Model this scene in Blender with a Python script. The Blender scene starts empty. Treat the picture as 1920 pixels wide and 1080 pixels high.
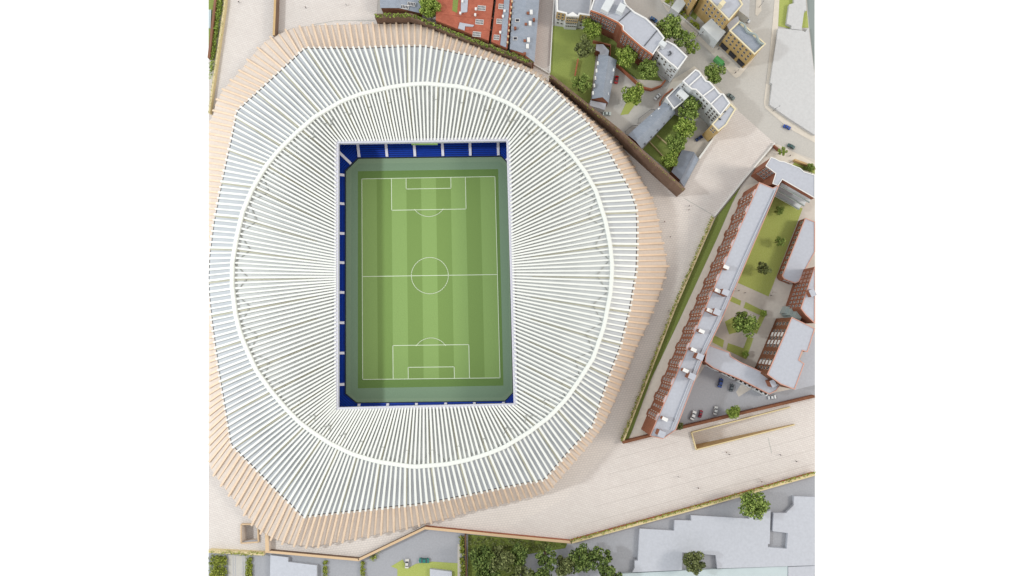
import bpy, bmesh, math, random
from mathutils import Vector, Matrix
from mathutils.geometry import tessellate_polygon

random.seed(11)
S = bpy.context.scene
COL = S.collection
# ------------------------------------------------------------------ camera
F, H = 1050.0, 290.0
TILT = math.atan(90.0 / F)
CT, ST = math.cos(TILT), math.sin(TILT)
XL, XR = 391.0, 1528.0

def U(px, py, z=0.0):
    """a place of the model seen at photo pixel (px, py), at height z"""
    x = (px - 960.0) / F
    y = (540.0 - py) / F
    dy = y * CT + ST
    dz = y * ST - CT
    t = (z - H) / dz
    return Vector((x * t, dy * t, z))

cam = bpy.data.cameras.new('camera')
cam.sensor_width = 36.0
cam.lens = F / 1920.0 * 36.0
cam.clip_end = 5000
camo = bpy.data.objects.new('camera', cam)
COL.objects.link(camo)
camo.location = (0, 0, H)
camo.rotation_euler = (TILT, 0, 0)
S.camera = camo

# ------------------------------------------------------------------ materials
def lin(v):
    v = v / 255.0
    return v / 12.92 if v <= 0.04045 else ((v + 0.055) / 1.055) ** 2.4
EXPO = 1.42
def A(r, g, b, k=EXPO):
    return tuple(min(0.92, lin(v) / k) for v in (r, g, b))

def nodes(m):
    m.use_nodes = True
    return m.node_tree.nodes, m.node_tree.links

def mat(name, col, rough=0.7, var=0.0, scale=1.0, bump=0.0, bscale=None, col2=None, spec=0.3, detail=4.0):
    m = bpy.data.materials.new(name)
    N, L = nodes(m)
    b = N['Principled BSDF']
    b.inputs['Roughness'].default_value = rough
    b.inputs['Specular IOR Level'].default_value = spec
    b.inputs['Base Color'].default_value = (*col, 1)
    if var or col2 or bump:
        tc = N.new('ShaderNodeTexCoord')
    if var or col2:
        n = N.new('ShaderNodeTexNoise')
        n.inputs['Scale'].default_value = scale
        n.inputs['Detail'].default_value = detail
        L.new(tc.outputs['Object'], n.inputs['Vector'])
        r = N.new('ShaderNodeValToRGB')
        r.color_ramp.elements[0].position = 0.3
        r.color_ramp.elements[1].position = 0.7
        if col2 is None:
            c0 = tuple(c * (1 - var) for c in col); c1 = tuple(min(1, c * (1 + var)) for c in col)
        else:
            c0, c1 = col, col2
        r.color_ramp.elements[0].color = (*c0, 1)
        r.color_ramp.elements[1].color = (*c1, 1)
        L.new(n.outputs['Fac'], r.inputs['Fac'])
        L.new(r.outputs['Color'], b.inputs['Base Color'])
    if bump:
        n2 = N.new('ShaderNodeTexNoise')
        n2.inputs['Scale'].default_value = bscale or scale
        n2.inputs['Detail'].default_value = 3
        L.new(tc.outputs['Object'], n2.inputs['Vector'])
        bp = N.new('ShaderNodeBump')
        bp.inputs['Strength'].default_value = bump
        bp.inputs['Distance'].default_value = 0.3
        L.new(n2.outputs['Fac'], bp.inputs['Height'])
        L.new(bp.outputs['Normal'], b.inputs['Normal'])
    return m

def brickmat(name, c1, c2, cm, bw, bh, mortar, rot=0.0, rough=0.8, var=0.1, vscale=0.05, wall=False):
    """coursed brick or paving: laid in the ground plane, or (wall) by height"""
    m = bpy.data.materials.new(name)
    N, L = nodes(m)
    b = N['Principled BSDF']
    b.inputs['Roughness'].default_value = rough
    b.inputs['Specular IOR Level'].default_value = 0.25
    tc = N.new('ShaderNodeTexCoord')
    mp = N.new('ShaderNodeMapping')
    if wall:
        sp = N.new('ShaderNodeSeparateXYZ'); cb = N.new('ShaderNodeCombineXYZ')
        ad = N.new('ShaderNodeMath'); ad.operation = 'ADD'
        L.new(tc.outputs['Object'], sp.inputs[0])
        L.new(sp.outputs['X'], ad.inputs[0]); L.new(sp.outputs['Y'], ad.inputs[1])
        L.new(ad.outputs[0], cb.inputs['X']); L.new(sp.outputs['Z'], cb.inputs['Y'])
        L.new(cb.outputs[0], mp.inputs['Vector'])
    else:
        L.new(tc.outputs['Object'], mp.inputs['Vector'])
    mp.inputs['Rotation'].default_value = (0, 0, rot)
    br = N.new('ShaderNodeTexBrick')
    br.inputs['Color1'].default_value = (*c1, 1)
    br.inputs['Color2'].default_value = (*c2, 1)
    br.inputs['Mortar'].default_value = (*cm, 1)
    br.inputs['Scale'].default_value = 1.0
    br.inputs['Brick Width'].default_value = bw
    br.inputs['Row Height'].default_value = bh
    br.inputs['Mortar Size'].default_value = mortar
    br.inputs['Mortar Smooth'].default_value = 0.3
    L.new(mp.outputs[0], br.inputs['Vector'])
    n = N.new('ShaderNodeTexNoise'); n.inputs['Scale'].default_value = vscale; n.inputs['Detail'].default_value = 5
    L.new(tc.outputs['Object'], n.inputs['Vector'])
    mr = N.new('ShaderNodeMapRange')
    mr.inputs['From Min'].default_value = 0.3; mr.inputs['From Max'].default_value = 0.7
    mr.inputs['To Min'].default_value = 1 - var; mr.inputs['To Max'].default_value = 1 + var
    L.new(n.outputs['Fac'], mr.inputs['Value'])
    mx = N.new('ShaderNodeMix'); mx.data_type = 'RGBA'; mx.blend_type = 'MULTIPLY'
    mx.inputs[0].default_value = 1.0
    L.new(br.outputs['Color'], mx.inputs[6]); L.new(mr.outputs[0], mx.inputs[7])
    L.new(mx.outputs[2], b.inputs['Base Color'])
    return m

def leafmat(name, dark, mid, light):
    m = bpy.data.materials.new(name)
    N, L = nodes(m)
    b = N['Principled BSDF']
    b.inputs['Roughness'].default_value = 0.75
    b.inputs['Specular IOR Level'].default_value = 0.15
    g = N.new('ShaderNodeNewGeometry')
    r = N.new('ShaderNodeValToRGB')
    r.color_ramp.elements[0].color = (*dark, 1)
    r.color_ramp.elements[1].color = (*light, 1)
    e = r.color_ramp.elements.new(0.5); e.color = (*mid, 1)
    L.new(g.outputs['Random Per Island'], r.inputs['Fac'])
    L.new(r.outputs['Color'], b.inputs['Base Color'])
    return m

M = {}
M['margin_white'] = mat('white_margin_surround', (0.93, 0.93, 0.93), 0.6, spec=0.1)
M['base'] = mat('grey_baseboard', A(150, 160, 158), 0.7)
PV = A(233, 226, 220)
M['paving'] = brickmat('buff_paving', PV, A(227, 219, 213), A(200, 193, 189), 2.1, 1.0, 0.07, 0.32, var=0.03)
M['paving_rad'] = brickmat('buff_paving_cross_laid', A(238, 230, 223), A(233, 225, 218), A(203, 197, 193), 1.5, 1.1, 0.08, -0.12, var=0.03)
M['paving_light'] = mat('pale_paving', A(216, 209, 199), 0.85, var=0.05, scale=0.6)
M['pavement'] = mat('pavement_stone', A(230, 222, 209), 0.85, var=0.05, scale=0.5)
M['asphalt'] = mat('asphalt_grey', A(204, 201, 195), 0.85, var=0.06, scale=1.2, bump=0.1, bscale=3)
M['asphalt_s'] = mat('asphalt_cool_grey', A(174, 176, 182), 0.85, var=0.06, scale=1.2, bump=0.1, bscale=3)
M['mass'] = mat('pale_massing_card', A(201, 205, 214), 0.8, var=0.05, scale=0.9)
M['mass_n'] = mat('pale_massing_card_warm', A(211, 212, 213), 0.8, var=0.05, scale=0.9)
M['massglass'] = mat('pale_acrylic', A(205, 219, 222), 0.25, var=0.03, scale=0.3)
M['lawn'] = mat('lawn_flock', A(142, 158, 80), 0.95, col2=A(166, 180, 100), scale=2.2, bump=0.5, bscale=4)
M['lawn_d'] = mat('lawn_flock_deep', A(124, 142, 70), 0.95, col2=A(148, 162, 88), scale=2.0, bump=0.5, bscale=4)
M['lawn_y'] = mat('lawn_flock_yellowish', A(170, 182, 94), 0.95, col2=A(188, 198, 116), scale=1.8, bump=0.4, bscale=4)
M['rough_grass'] = mat('rough_grass', A(96, 112, 50), 0.95, col2=A(146, 160, 76), scale=1.4, bump=0.8, bscale=2)
M['rib'] = mat('white_rib_paint', A(246, 248, 242), 0.45, var=0.02, scale=0.3)
M['ring'] = mat('white_ring_paint', A(244, 247, 241), 0.35)
M['deck'] = mat('roof_film_grey', A(208, 212, 217), 0.35, var=0.05, scale=0.12, bump=0.35, bscale=0.22)
M['deck_in'] = mat('roof_film_inner', A(220, 223, 223), 0.4, var=0.05, scale=0.15, bump=0.2, bscale=0.25)
M['rim'] = mat('rim_white', A(222, 222, 233), 0.4)
M['truss'] = mat('truss_cream', A(205, 202, 182), 0.6, var=0.08, scale=0.4)
M['bracing'] = mat('bracing_grey', A(172, 174, 168), 0.5)
M['wood'] = mat('pale_timber_fin', A(248, 222, 194), 0.55, col2=A(240, 212, 182), scale=0.25)
M['facade'] = mat('buff_brick_facade', A(232, 219, 207), 0.8, var=0.04, scale=0.6)
M['gutter'] = mat('gutter_dark', A(92, 92, 96), 0.6)
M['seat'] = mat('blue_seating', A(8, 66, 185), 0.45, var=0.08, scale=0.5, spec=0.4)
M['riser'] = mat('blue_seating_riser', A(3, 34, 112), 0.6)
M['aisle'] = mat('aisle_lilac', A(240, 238, 250), 0.6)
M['board'] = mat('hoarding_dark', A(40, 48, 70), 0.5)
M['screen'] = mat('green_board', A(150, 186, 108), 0.5)
M['surround'] = mat('pitch_surround', A(145, 170, 141), 0.85, var=0.05, scale=1.5)
M['surround_in'] = mat('pitch_surround_track', A(137, 164, 136), 0.85, var=0.05, scale=1.5)
M['grass_l'] = mat('turf_light', A(150, 181, 108), 0.95, var=0.10, scale=2.6, bump=0.3, bscale=4)
M['grass_d'] = mat('turf_dark', A(133, 163, 91), 0.95, var=0.10, scale=2.6, bump=0.3, bscale=4)
M['grass_m'] = mat('turf_margin', A(116, 148, 82), 0.95, var=0.10, scale=2.6, bump=0.3, bscale=4)
M['line'] = mat('line_white', A(236, 248, 222), 0.7)
M['brick'] = brickmat('red_brick', A(150, 94, 70), A(138, 84, 62), A(160, 114, 92), 0.9, 0.3, 0.03, wall=True, var=0.12, vscale=0.2)
M['brick_b'] = brickmat('brown_brick', A(134, 88, 62), A(122, 78, 54), A(142, 102, 80), 0.9, 0.3, 0.03, wall=True, var=0.12, vscale=0.2)
M['brick_w'] = brickmat('site_wall_brick', A(130, 106, 90), A(120, 97, 82), A(142, 119, 104), 0.9, 0.3, 0.03, wall=True, var=0.15, vscale=0.15)
M['brick_o'] = brickmat('orange_brick', A(180, 112, 80), A(170, 100, 72), A(188, 128, 98), 0.9, 0.3, 0.03, wall=True, var=0.1, vscale=0.2)
M['yellow'] = brickmat('yellow_stock_brick', A(200, 170, 112), A(190, 160, 102), A(202, 176, 128), 0.9, 0.3, 0.03, wall=True, var=0.08, vscale=0.2)
M['white'] = mat('white_render', A(226, 231, 233), 0.6, var=0.03, scale=0.4)
M['white_par'] = mat('white_coping', A(244, 244, 242), 0.5)
M['pink_par'] = mat('terracotta_coping', A(222, 168, 150), 0.6)
M['cream_par'] = mat('cream_coping', A(238, 226, 190), 0.6)
M['roof'] = mat('flat_roof_grey', A(192, 196, 206), 0.8, var=0.05, scale=0.8)
M['roof_d'] = mat('flat_roof_darker', A(170, 174, 182), 0.8, var=0.06, scale=0.8)
M['slate'] = brickmat('slate_roof', A(168, 176, 188), A(158, 167, 180), A(146, 154, 168), 1.2, 0.6, 0.05, 0.3, var=0.07, vscale=0.3)
M['slate_d'] = brickmat('slate_roof_dark', A(134, 141, 152), A(126, 133, 145), A(116, 122, 134), 1.2, 0.6, 0.05, 0.6, var=0.07, vscale=0.3)
M['tile'] = brickmat('terracotta_tile', A(194, 114, 90), A(182, 102, 80), A(166, 90, 70), 1.0, 0.5, 0.06, 0.1, var=0.12, vscale=0.3)
M['pane'] = mat('window_pane', A(44, 46, 58), 0.2, spec=0.5)
M['frame'] = mat('window_frame', A(232, 230, 228), 0.5)
M['frame_tan'] = mat('window_frame_pale', A(214, 206, 196), 0.5)
M['black'] = mat('dark_void', A(34, 30, 28), 0.7)
M['shop'] = mat('shopfront_dark', A(48, 50, 58), 0.4)
M['coping_y'] = mat('buff_coping', A(232, 214, 166), 0.7)
M['coping_t'] = mat('tan_coping', A(226, 196, 158), 0.7)
M['tan'] = mat('tan_wall', A(210, 178, 128), 0.75, var=0.06, scale=0.4)
M['kerb'] = mat('white_kerb', A(240, 239, 235), 0.6)
M['metal'] = mat('dark_metal', A(88, 90, 96), 0.45)
M['glass_g'] = mat('grey_green_glazing', A(168, 180, 178), 0.3)
M['trunk'] = mat('tree_bark', A(96, 78, 62), 0.9)
M['leaf_a'] = leafmat('leaf_bright', A(92, 116, 40), A(150, 176, 78), A(200, 216, 116))
M['leaf_b'] = leafmat('leaf_mid', A(84, 108, 46), A(138, 162, 80), A(184, 202, 114))
M['leaf_y'] = leafmat('leaf_lime', A(130, 150, 40), A(186, 202, 74), A(220, 228, 116))
M['leaf_d'] = leafmat('leaf_deep', A(64, 84, 40), A(106, 128, 66), A(150, 168, 94))
M['leaf_c'] = leafmat('leaf_olive', A(84, 94, 54), A(122, 132, 82), A(160, 168, 112))
M['leaf_h'] = leafmat('leaf_hedge', A(104, 118, 40), A(154, 168, 70), A(200, 206, 106))
M['tyre'] = mat('tyre_rubber', (0.02, 0.02, 0.02), 0.8)
M['carglass'] = mat('car_glass', A(52, 58, 66), 0.1, spec=0.6)
M['lamp'] = mat('headlight_lens', A(235, 235, 230), 0.2)
M['fence_b'] = mat('brown_fence', A(120, 88, 64), 0.8)
M['skin'] = mat('skin', A(205, 160, 130), 0.6)
M['hair'] = mat('hair_dark', A(60, 48, 40), 0.7)

# ------------------------------------------------------------------ object helpers
OFF = {}
def tag(o, label=None, cat=None, group=None, kind=None):
    if label: o['label'] = label
    if cat: o['category'] = cat
    if group: o['group'] = group
    if kind: o['kind'] = kind
    return o

def thing(name, label, cat, loc, group=None):
    o = bpy.data.objects.new(name, None)
    o.empty_display_size = 1.0
    COL.objects.link(o)
    o.location = loc
    OFF[o] = Vector(loc)
    tag(o, label, cat, group)
    return o

def part(name, bm, mats, parent=None, recalc=False, smooth=False):
    if recalc:
        bmesh.ops.recalc_face_normals(bm, faces=bm.faces)
    off = OFF.get(parent, Vector((0, 0, 0)))
    me = bpy.data.meshes.new(name)
    if off.length:
        bmesh.ops.translate(bm, verts=bm.verts, vec=-off)
    if smooth:
        for f in bm.faces: f.smooth = True
    bm.to_mesh(me); bm.free()
    for m in (mats if isinstance(mats, (list, tuple)) else [mats]):
        me.materials.append(m)
    o = bpy.data.objects.new(name, me)
    COL.objects.link(o)
    if parent is not None:
        o.parent = parent
        OFF[o] = off
    return o

def single(name, bm, mats, label=None, cat=None, group=None, kind=None, recalc=False):
    o = part(name, bm, mats, None, recalc)
    tag(o, label, cat, group, kind)
    return o

# ------------------------------------------------------------------ geometry helpers
def clip(pts, lo=XL, hi=XR):
    """pts: (px, py, z) loop, kept between two pixel columns"""
    def half(P, c, s):
        out = []
        for i in range(len(P)):
            a, b = P[i - 1], P[i]
            ia, ib = s * (a[0] - c) >= 0, s * (b[0] - c) >= 0
            if ia != ib:
                t = (c - a[0]) / (b[0] - a[0])
                out.append(tuple(a[k] + t * (b[k] - a[k]) for k in range(3)))
            if ib: out.append(b)
        return out
    P = half([tuple(p) for p in pts], lo, 1)
    return half(P, hi, -1) if P else P

def px3(pts, z):
    return [(p[0], p[1], p[2] if len(p) > 2 else z) for p in pts]

def ground(name, pts, z, m, kind='structure', holes=(), label=None, cat=None):
    P = [U(*p) for p in clip(px3(pts, z))]
    loops = [P] + [[U(*p) for p in px3(h, z)] for h in holes]
    bm = bmesh.new()
    flat = [v for l in loops for v in l]
    vs = [bm.verts.new(v) for v in flat]
    for t in tessellate_polygon(loops):
        try:
            f = bm.faces.new([vs[i] for i in t])
        except ValueError:
            continue
        f.normal_update()
        if f.normal.z < 0: f.normal_flip()
    return single(name, bm, m, label, cat, kind=kind)

def area2(P):
    return sum(P[i - 1].x * P[i].y - P[i].x * P[i - 1].y for i in range(len(P))) / 2

def ccw(P):
    return P if area2(P) > 0 else list(reversed(P))

def dedupe(P):
    out = []
    for p in P:
        if not out or (p - out[-1]).length > 0.02: out.append(p)
    if len(out) > 1 and (out[0] - out[-1]).length < 0.02: out.pop()
    return out

def inset(P, d):
    """P ccw loop of Vectors, moved inward by d"""
    n = len(P); out = []
    for i in range(n):
        a, b, c = P[i - 1], P[i], P[(i + 1) % n]
        e1 = Vector((b.x - a.x, b.y - a.y)).normalized(); e2 = Vector((c.x - b.x, c.y - b.y)).normalized()
        n1 = Vector((-e1.y, e1.x)); n2 = Vector((-e2.y, e2.x))
        k = n1 + n2
        q = k.length_squared
        k = n1 if q < 0.05 else k * (2.0 / q)
        if k.length > 2.5: k = k.normalized() * 2.5
        out.append(Vector((b.x + k.x * d, b.y + k.y * d, b.z)))
    return out

def bm_prism(bm, P, z0, z1, top=0, side=0, bottom=False):
    lo = [bm.verts.new((p.x, p.y, z0)) for p in P]
    hi = [bm.verts.new((p.x, p.y, z1)) for p in P]
    n = len(P)
    for i in range(n):
        j = (i + 1) % n
        f = bm.faces.new((lo[i], lo[j], hi[j], hi[i])); f.material_index = side
    if top is not None:
        f = bm.faces.new(hi); f.material_index = top
    if bottom:
        bm.faces.new(list(reversed(lo)))

def bm_box(bm, c, ax, ay, hx, hy, z0, z1, mi=0):
    """box about c (xy), half sizes along unit vectors ax, ay"""
    P = [c + ax * sx * hx + ay * sy * hy for sx, sy in ((-1, -1), (1, -1), (1, 1), (-1, 1))]
    P = ccw([Vector((p.x, p.y, 0)) for p in P])
    bm_prism(bm, P, z0, z1, mi, mi, True)

def bm_beam(bm, pts, w, depth, mi=0):
    """beam of rectangular section along pts (top centre line); w is one width or one per point"""
    n = len(pts)
    if not isinstance(w, (list, tuple)): w = [w] * n
    if not isinstance(depth, (list, tuple)): depth = [depth] * n
    rings = []
    for i in range(n):
        d = pts[min(i + 1, n - 1)] - pts[max(i - 1, 0)]
        s = Vector((-d.y, d.x, 0))
        s = s.normalized() if s.length > 1e-6 else Vector((1, 0, 0))
        a = pts[i] + s * w[i] / 2; b = pts[i] - s * w[i] / 2
        dn = Vector((0, 0, -depth[i]))
        rings.append([bm.verts.new(v) for v in (a, b, b + dn, a + dn)])
    for i in range(n - 1):
        for k in range(4):
            f = bm.faces.new((rings[i][k], rings[i][(k + 1) % 4], rings[i + 1][(k + 1) % 4], rings[i + 1][k])); f.material_index = mi
    bm.faces.new(rings[0]).material_index = mi
    bm.faces.new(list(reversed(rings[-1]))).material_index = mi

def clip_line(pts, lo=XL, hi=XR):
    """open (px,py,z) line kept between the pixel columns (first run)"""
    out = []
    for i, p in enumerate(pts):
        ins = lo <= p[0] <= hi
        if i:
            a = pts[i - 1]; ia = lo <= a[0] <= hi
            if ins != ia:
                c = lo if min(a[0], p[0]) < lo else hi
                t = (c - a[0]) / (p[0] - a[0])
                out.append(tuple(a[k] + t * (p[k] - a[k]) for k in range(3)))
        if ins: out.append(tuple(p))
    return out

# ------------------------------------------------------------------ buildings
WIN = {}
def window_mesh(w, h, style='w'):
    k = (round(w, 2), round(h, 2), style)
    if k in WIN: return WIN[k]
    bm = bmesh.new()
    t = 0.08 if style == 'w' else 0.06
    X, Y, Z = Vector((1, 0, 0)), Vector((0, 1, 0)), 0
    for (x0, x1, z0, z1) in ((-w/2 - t, w/2 + t, h/2, h/2 + t), (-w/2 - t, w/2 + t, -h/2 - t, -h/2),
                             (-w/2 - t, -w/2, -h/2, h/2), (w/2, w/2 + t, -h/2, h/2), (-0.04, 0.04, -h/2, h/2)):
        bm_box(bm, Vector(((x0 + x1)/2, 0.03, 0)), X, Y, (x1 - x0)/2, 0.06, z0, z1, 0)
    bm_box(bm, Vector((0, 0.0, 0)), X, Y, w/2, 0.05, -h/2, h/2, 1)
    me = bpy.data.meshes.new('window')
    bm.to_mesh(me); bm.free()
    me.materials.append({'w': M['frame'], 'd': M['frame_tan'], 't': M['frame_tan']}[style]); me.materials.append(M['pane'])
    WIN[k] = me
    return me

def place_window(parent, me, p, nrm, name='window'):
    o = bpy.data.objects.new(name, me)
    COL.objects.link(o)
    o.parent = parent
    o.location = p - OFF.get(parent, Vector())
    o.rotation_euler = (0, 0, math.atan2(nrm.y, nrm.x) - math.pi / 2)
    return o

def edge_frame(a, b, P):
    """unit along, outward normal of wall a->b of the loop P"""
    c = sum(P, Vector()) / len(P)
    d = Vector((b.x - a.x, b.y - a.y, 0)); L = d.length; d /= L
    n = Vector((d.y, -d.x, 0))
    if (c - (a + b) / 2).dot(n) > 0: n = -n
    return d, n, L

def windows(parent, a_px, b_px, z, cols, rows, w, h, style='w', m0=0.06, m1=0.06, c=None, skip=()):
    """cols x rows windows on the wall under roof edge a-b (photo pixels at height z); rows: list of sill-centre heights"""
    a, b = U(*a_px, z), U(*b_px, z)
    inside = c if c is not None else OFF[parent]
    d = Vector((b.x - a.x, b.y - a.y, 0)); L = d.length; d /= L
    n = Vector((d.y, -d.x, 0))
    if (Vector((inside.x, inside.y, 0)) - Vector(((a.x + b.x)/2, (a.y + b.y)/2, 0))).dot(n) > 0: n = -n
    me = window_mesh(w, h, style)
    for r, zz in enumerate(rows):
        for i in range(cols):
            if (r, i) in skip: continue
            t = L * (m0 + (1 - m0 - m1) * ((i + 0.5) / cols))
            p = Vector((a.x, a.y, 0)) + d * t + n * 0.03
            place_window(parent, me, Vector((p.x, p.y, zz)), n)

def block(name, label, cat, roof_px, z, wall, roof, par=None, z0=0.0, pw=0.55, ph=0.6, group=None, parent=None):
    """flat-roofed building from its roof outline in the photo"""
    P = dedupe([U(*p) for p in clip(px3(roof_px, z))])
    P = ccw([Vector((p.x, p.y, 0)) for p in P])
    c = sum(P, Vector()) / len(P)
    r = parent or thing(name, label, cat, (c.x, c.y, z0), group)
    bm = bmesh.new()
    bm_prism(bm, P, z0, z - 0.02, None)
    part('wall', bm, wall, r)
    bm = bmesh.new()
    Q = inset(P, pw * 0.9) if par else P
    f = bm.faces.new([bm.verts.new((p.x, p.y, z - (ph if par else 0.0))) for p in Q])
    part('roof', bm, roof, r)
    if par:
        I = inset(P, pw); O = inset(P, -0.12)
        bm = bmesh.new()
        n = len(P)
        rows = [[bm.verts.new((p.x, p.y, zz)) for p in L_] for L_, zz in ((O, z - 0.35), (O, z), (I, z), (I, z - ph - 0.02))]
        for k in range(3):
            for i in range(n):
                j = (i + 1) % n
                bm.faces.new((rows[k][i], rows[k][j], rows[k + 1][j], rows[k + 1][i]))
        part('parapet', bm, par, r)
    return r

def gable(name, label, cat, eaves, ze, ridge, zr, wall, roof, over=0.35, group=None, gable_mat=None):
    """eaves: 4 px corners (end A left, end A right, end B right, end B left); ridge: 2 px points"""
    E = [U(*p, ze) for p in eaves]
    R_ = [U(*p, zr) for p in ridge]
    c = sum(E, Vector()) / 4
    r = thing(name, label, cat, (c.x, c.y, 0), group)
    bm = bmesh.new()
    lo = [bm.verts.new((p.x, p.y, 0)) for p in E]
    hi = [bm.verts.new((p.x, p.y, ze)) for p in E]
    for i in range(4):
        j = (i + 1) % 4
        bm.faces.new((lo[i], lo[j], hi[j], hi[i]))
    for (a, b, q) in ((0, 1, 0), (2, 3, 1)):
        v = bm.verts.new(R_[q] - Vector((0, 0, 0.1)))
        bm.faces.new((hi[a], hi[b], v))
    part('wall', bm, wall, r)
    bm = bmesh.new()
    ax = (R_[1] - R_[0]).normalized() * over
    def lift(p): return p + Vector((0, 0, 0.15))
    for (a, b) in ((0, 3), (1, 2)):
        ea, eb = E[a], E[b]
        oa = (ea - R_[0]); oa.z = 0; oa = oa.normalized() * over
        v = [lift(R_[0] - ax), lift(R_[1] + ax), lift(eb + ax + oa), lift(ea - ax + oa)]
        top = [bm.verts.new(q) for q in v]
        bot = [bm.verts.new(q - Vector((0, 0, 0.18))) for q in v]
        bm.faces.new(top); bm.faces.new(list(reversed(bot)))
        for i in range(4):
            j = (i + 1) % 4
            bm.faces.new((top[i], bot[i], bot[j], top[j]))
    part('roof', bm, roof, r, recalc=True)
    return r

def chim(parent, px, py, z0, h, a=0.9, b=0.6, ang=0.0, m=None, cap=None, name='chimney'):
    p = U(px, py, z0 + h)
    bm = bmesh.new()
    ax = Vector((math.cos(ang), math.sin(ang), 0)); ay = Vector((-ax.y, ax.x, 0))
    bm_box(bm, Vector((p.x, p.y, 0)), ax, ay, a, b, z0 - 0.7, z0 + h - 0.25, 0)
    bm_box(bm, Vector((p.x, p.y, 0)), ax, ay, a + 0.12, b + 0.12, z0 + h - 0.248, z0 + h, 1)
    return part(name, bm, [m or M['brick'], cap or M['white_par']], parent)

def wallrun(name, label, pts, z, w, m, cap=None, cat='wall', plant=None, group=None, z0=0.0, capw=None, plant_w=None, dens=9, leaf=0.45, side_plant=0.0):
    """a free-standing wall along photo points (its top at height z)"""
    L_ = clip_line(px3(pts, z))
    P = [U(*p) for p in L_]
    c = sum(P, Vector()) / len(P)
    r = thing(name, label, cat, (c.x, c.y, z0), group)
    bm = bmesh.new(); bm_beam(bm, [p - Vector((0, 0, 0.12 if cap else 0)) for p in P], w, z - z0 - (0.12 if cap else 0)); part('brickwork' if 'brick' in m.name else 'wall_body', bm, m, r, recalc=True)
    if cap:
        bm = bmesh.new(); bm_beam(bm, P, (capw or w + 0.15), 0.119); part('coping', bm, cap, r, recalc=True)
    if plant:
        blobs = []
        pw = plant_w or w
        for i in range(len(P) - 1):
            d = P[i + 1] - P[i]; n = max(1, int(d.length / 0.5)); s = Vector((-d.y, d.x, 0)).normalized()
            for k in range(n):
                if random.random() < 0.12: continue
                q = P[i] + d * ((k + random.random()) / n) + s * (random.uniform(-0.5, 0.5) * pw + side_plant)
                blobs.append((q + Vector((0, 0, 0.25)), random.uniform(0.45, 0.85) * min(1.0, pw / 1.3 + 0.35)))
        part('planting', leaves(blobs, dens, leaf), plant, r)
    return r

# ------------------------------------------------------------------ foliage
def leaves(blobs, per, size, bm=None, rng=random):
    bm = bm or bmesh.new()
    for c, r in blobs:
        for _ in range(per):
            u = Vector((rng.gauss(0, 1), rng.gauss(0, 1), rng.gauss(0, 1)))
            if u.length < 1e-3: continue
            u.normalize()
            p = c + u * r * rng.uniform(0.65, 1.08)
            nrm = (u + Vector((rng.gauss(0, .6), rng.gauss(0, .6), rng.gauss(0, .6)))).normalized()
            t = nrm.orthogonal().normalized(); b = nrm.cross(t)
            a = rng.uniform(0, 6.28); t, b = t * math.cos(a) + b * math.sin(a), b * math.cos(a) - t * math.sin(a)
            s = size * rng.uniform(0.6, 1.25)
            bm.faces.new([bm.verts.new(p + t * s * x + b * s * y) for x, y in ((-.5, -.35), (.5, -.45), (.6, .3), (-.1, .55), (-.6, .2))])
    return bm

def tube(bm, a, b, r0, r1, n=6):
    d = (b - a).normalized(); t = d.orthogonal().normalized(); s = d.cross(t)
    A_ = [bm.verts.new(a + (t * math.cos(k * 6.2832 / n) + s * math.sin(k * 6.2832 / n)) * r0) for k in range(n)]
    B_ = [bm.verts.new(b + (t * math.cos(k * 6.2832 / n) + s * math.sin(k * 6.2832 / n)) * r1) for k in range(n)]
    for k in range(n):
        bm.faces.new((A_[k], A_[(k + 1) % n], B_[(k + 1) % n], B_[k]))
    bm.faces.new(B_)

TREES = []
def tree_variant(seed, loose):
    g = random.Random(seed)
    blobs = []
    n = 17 if not loose else 15
    for i in range(n):
        a = i * 2.399 + g.uniform(-.3, .3)
        rr = math.sqrt((i + .5) / n) * (0.72 if not loose else 0.78)
        blobs.append((Vector((rr * math.cos(a), rr * math.sin(a) * g.uniform(.8, 1.05), 1.25 + 0.55 * math.sqrt(max(0, 1 - rr * rr)) * g.uniform(-.5, 1.0))),
                      g.uniform(.19, .37) * (0.85 if loose else 1)))
    bm = leaves(blobs, 170 if not loose else 115, 0.092, rng=g)
    crown = bpy.data.meshes.new('crown'); bm.to_mesh(crown); bm.free()
    bm = bmesh.new()
    fork = Vector((g.uniform(-.05, .05), g.uniform(-.05, .05), 0.75))
    tube(bm, Vector((0, 0, 0)), fork, .085, .06, 8)
    for c, r in blobs[::2]:
        mid = fork + (c - fork) * .55 + Vector((0, 0, .08))
        tube(bm, fork, mid, .045, .028); tube(bm, mid, c, .028, .01)
    trunk = bpy.data.meshes.new('trunk'); bm.to_mesh(trunk); bm.free()
    trunk.materials.append(M['trunk'])
    return crown, trunk
for s in range(5): TREES.append(tree_variant(100 + s, s >= 3))

def tree(px, py, r_px, label, leaf='leaf_a', var=0, group=None, name='tree', zs=1.0, cat='tree'):
    r = r_px / 3.62
    zc = 1.3 * r * zs
    p = U(px, py, zc)
    o = thing(name, label, cat, (p.x, p.y, 0), group)
    o.scale = (r * .93, r * .93, r * zs); o.rotation_euler = (0, 0, random.uniform(0, 6.28))
    crown, trunk = TREES[var % 5]
    for nm, me in (('crown', crown), ('trunk', trunk)):
        q = bpy.data.objects.new(nm, me); COL.objects.link(q); q.parent = o
        if nm == 'crown':
            if not me.materials: me.materials.append(M['leaf_a'])
            q.material_slots[0].link = 'OBJECT'; q.material_slots[0].material = M[leaf]
    return o

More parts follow.
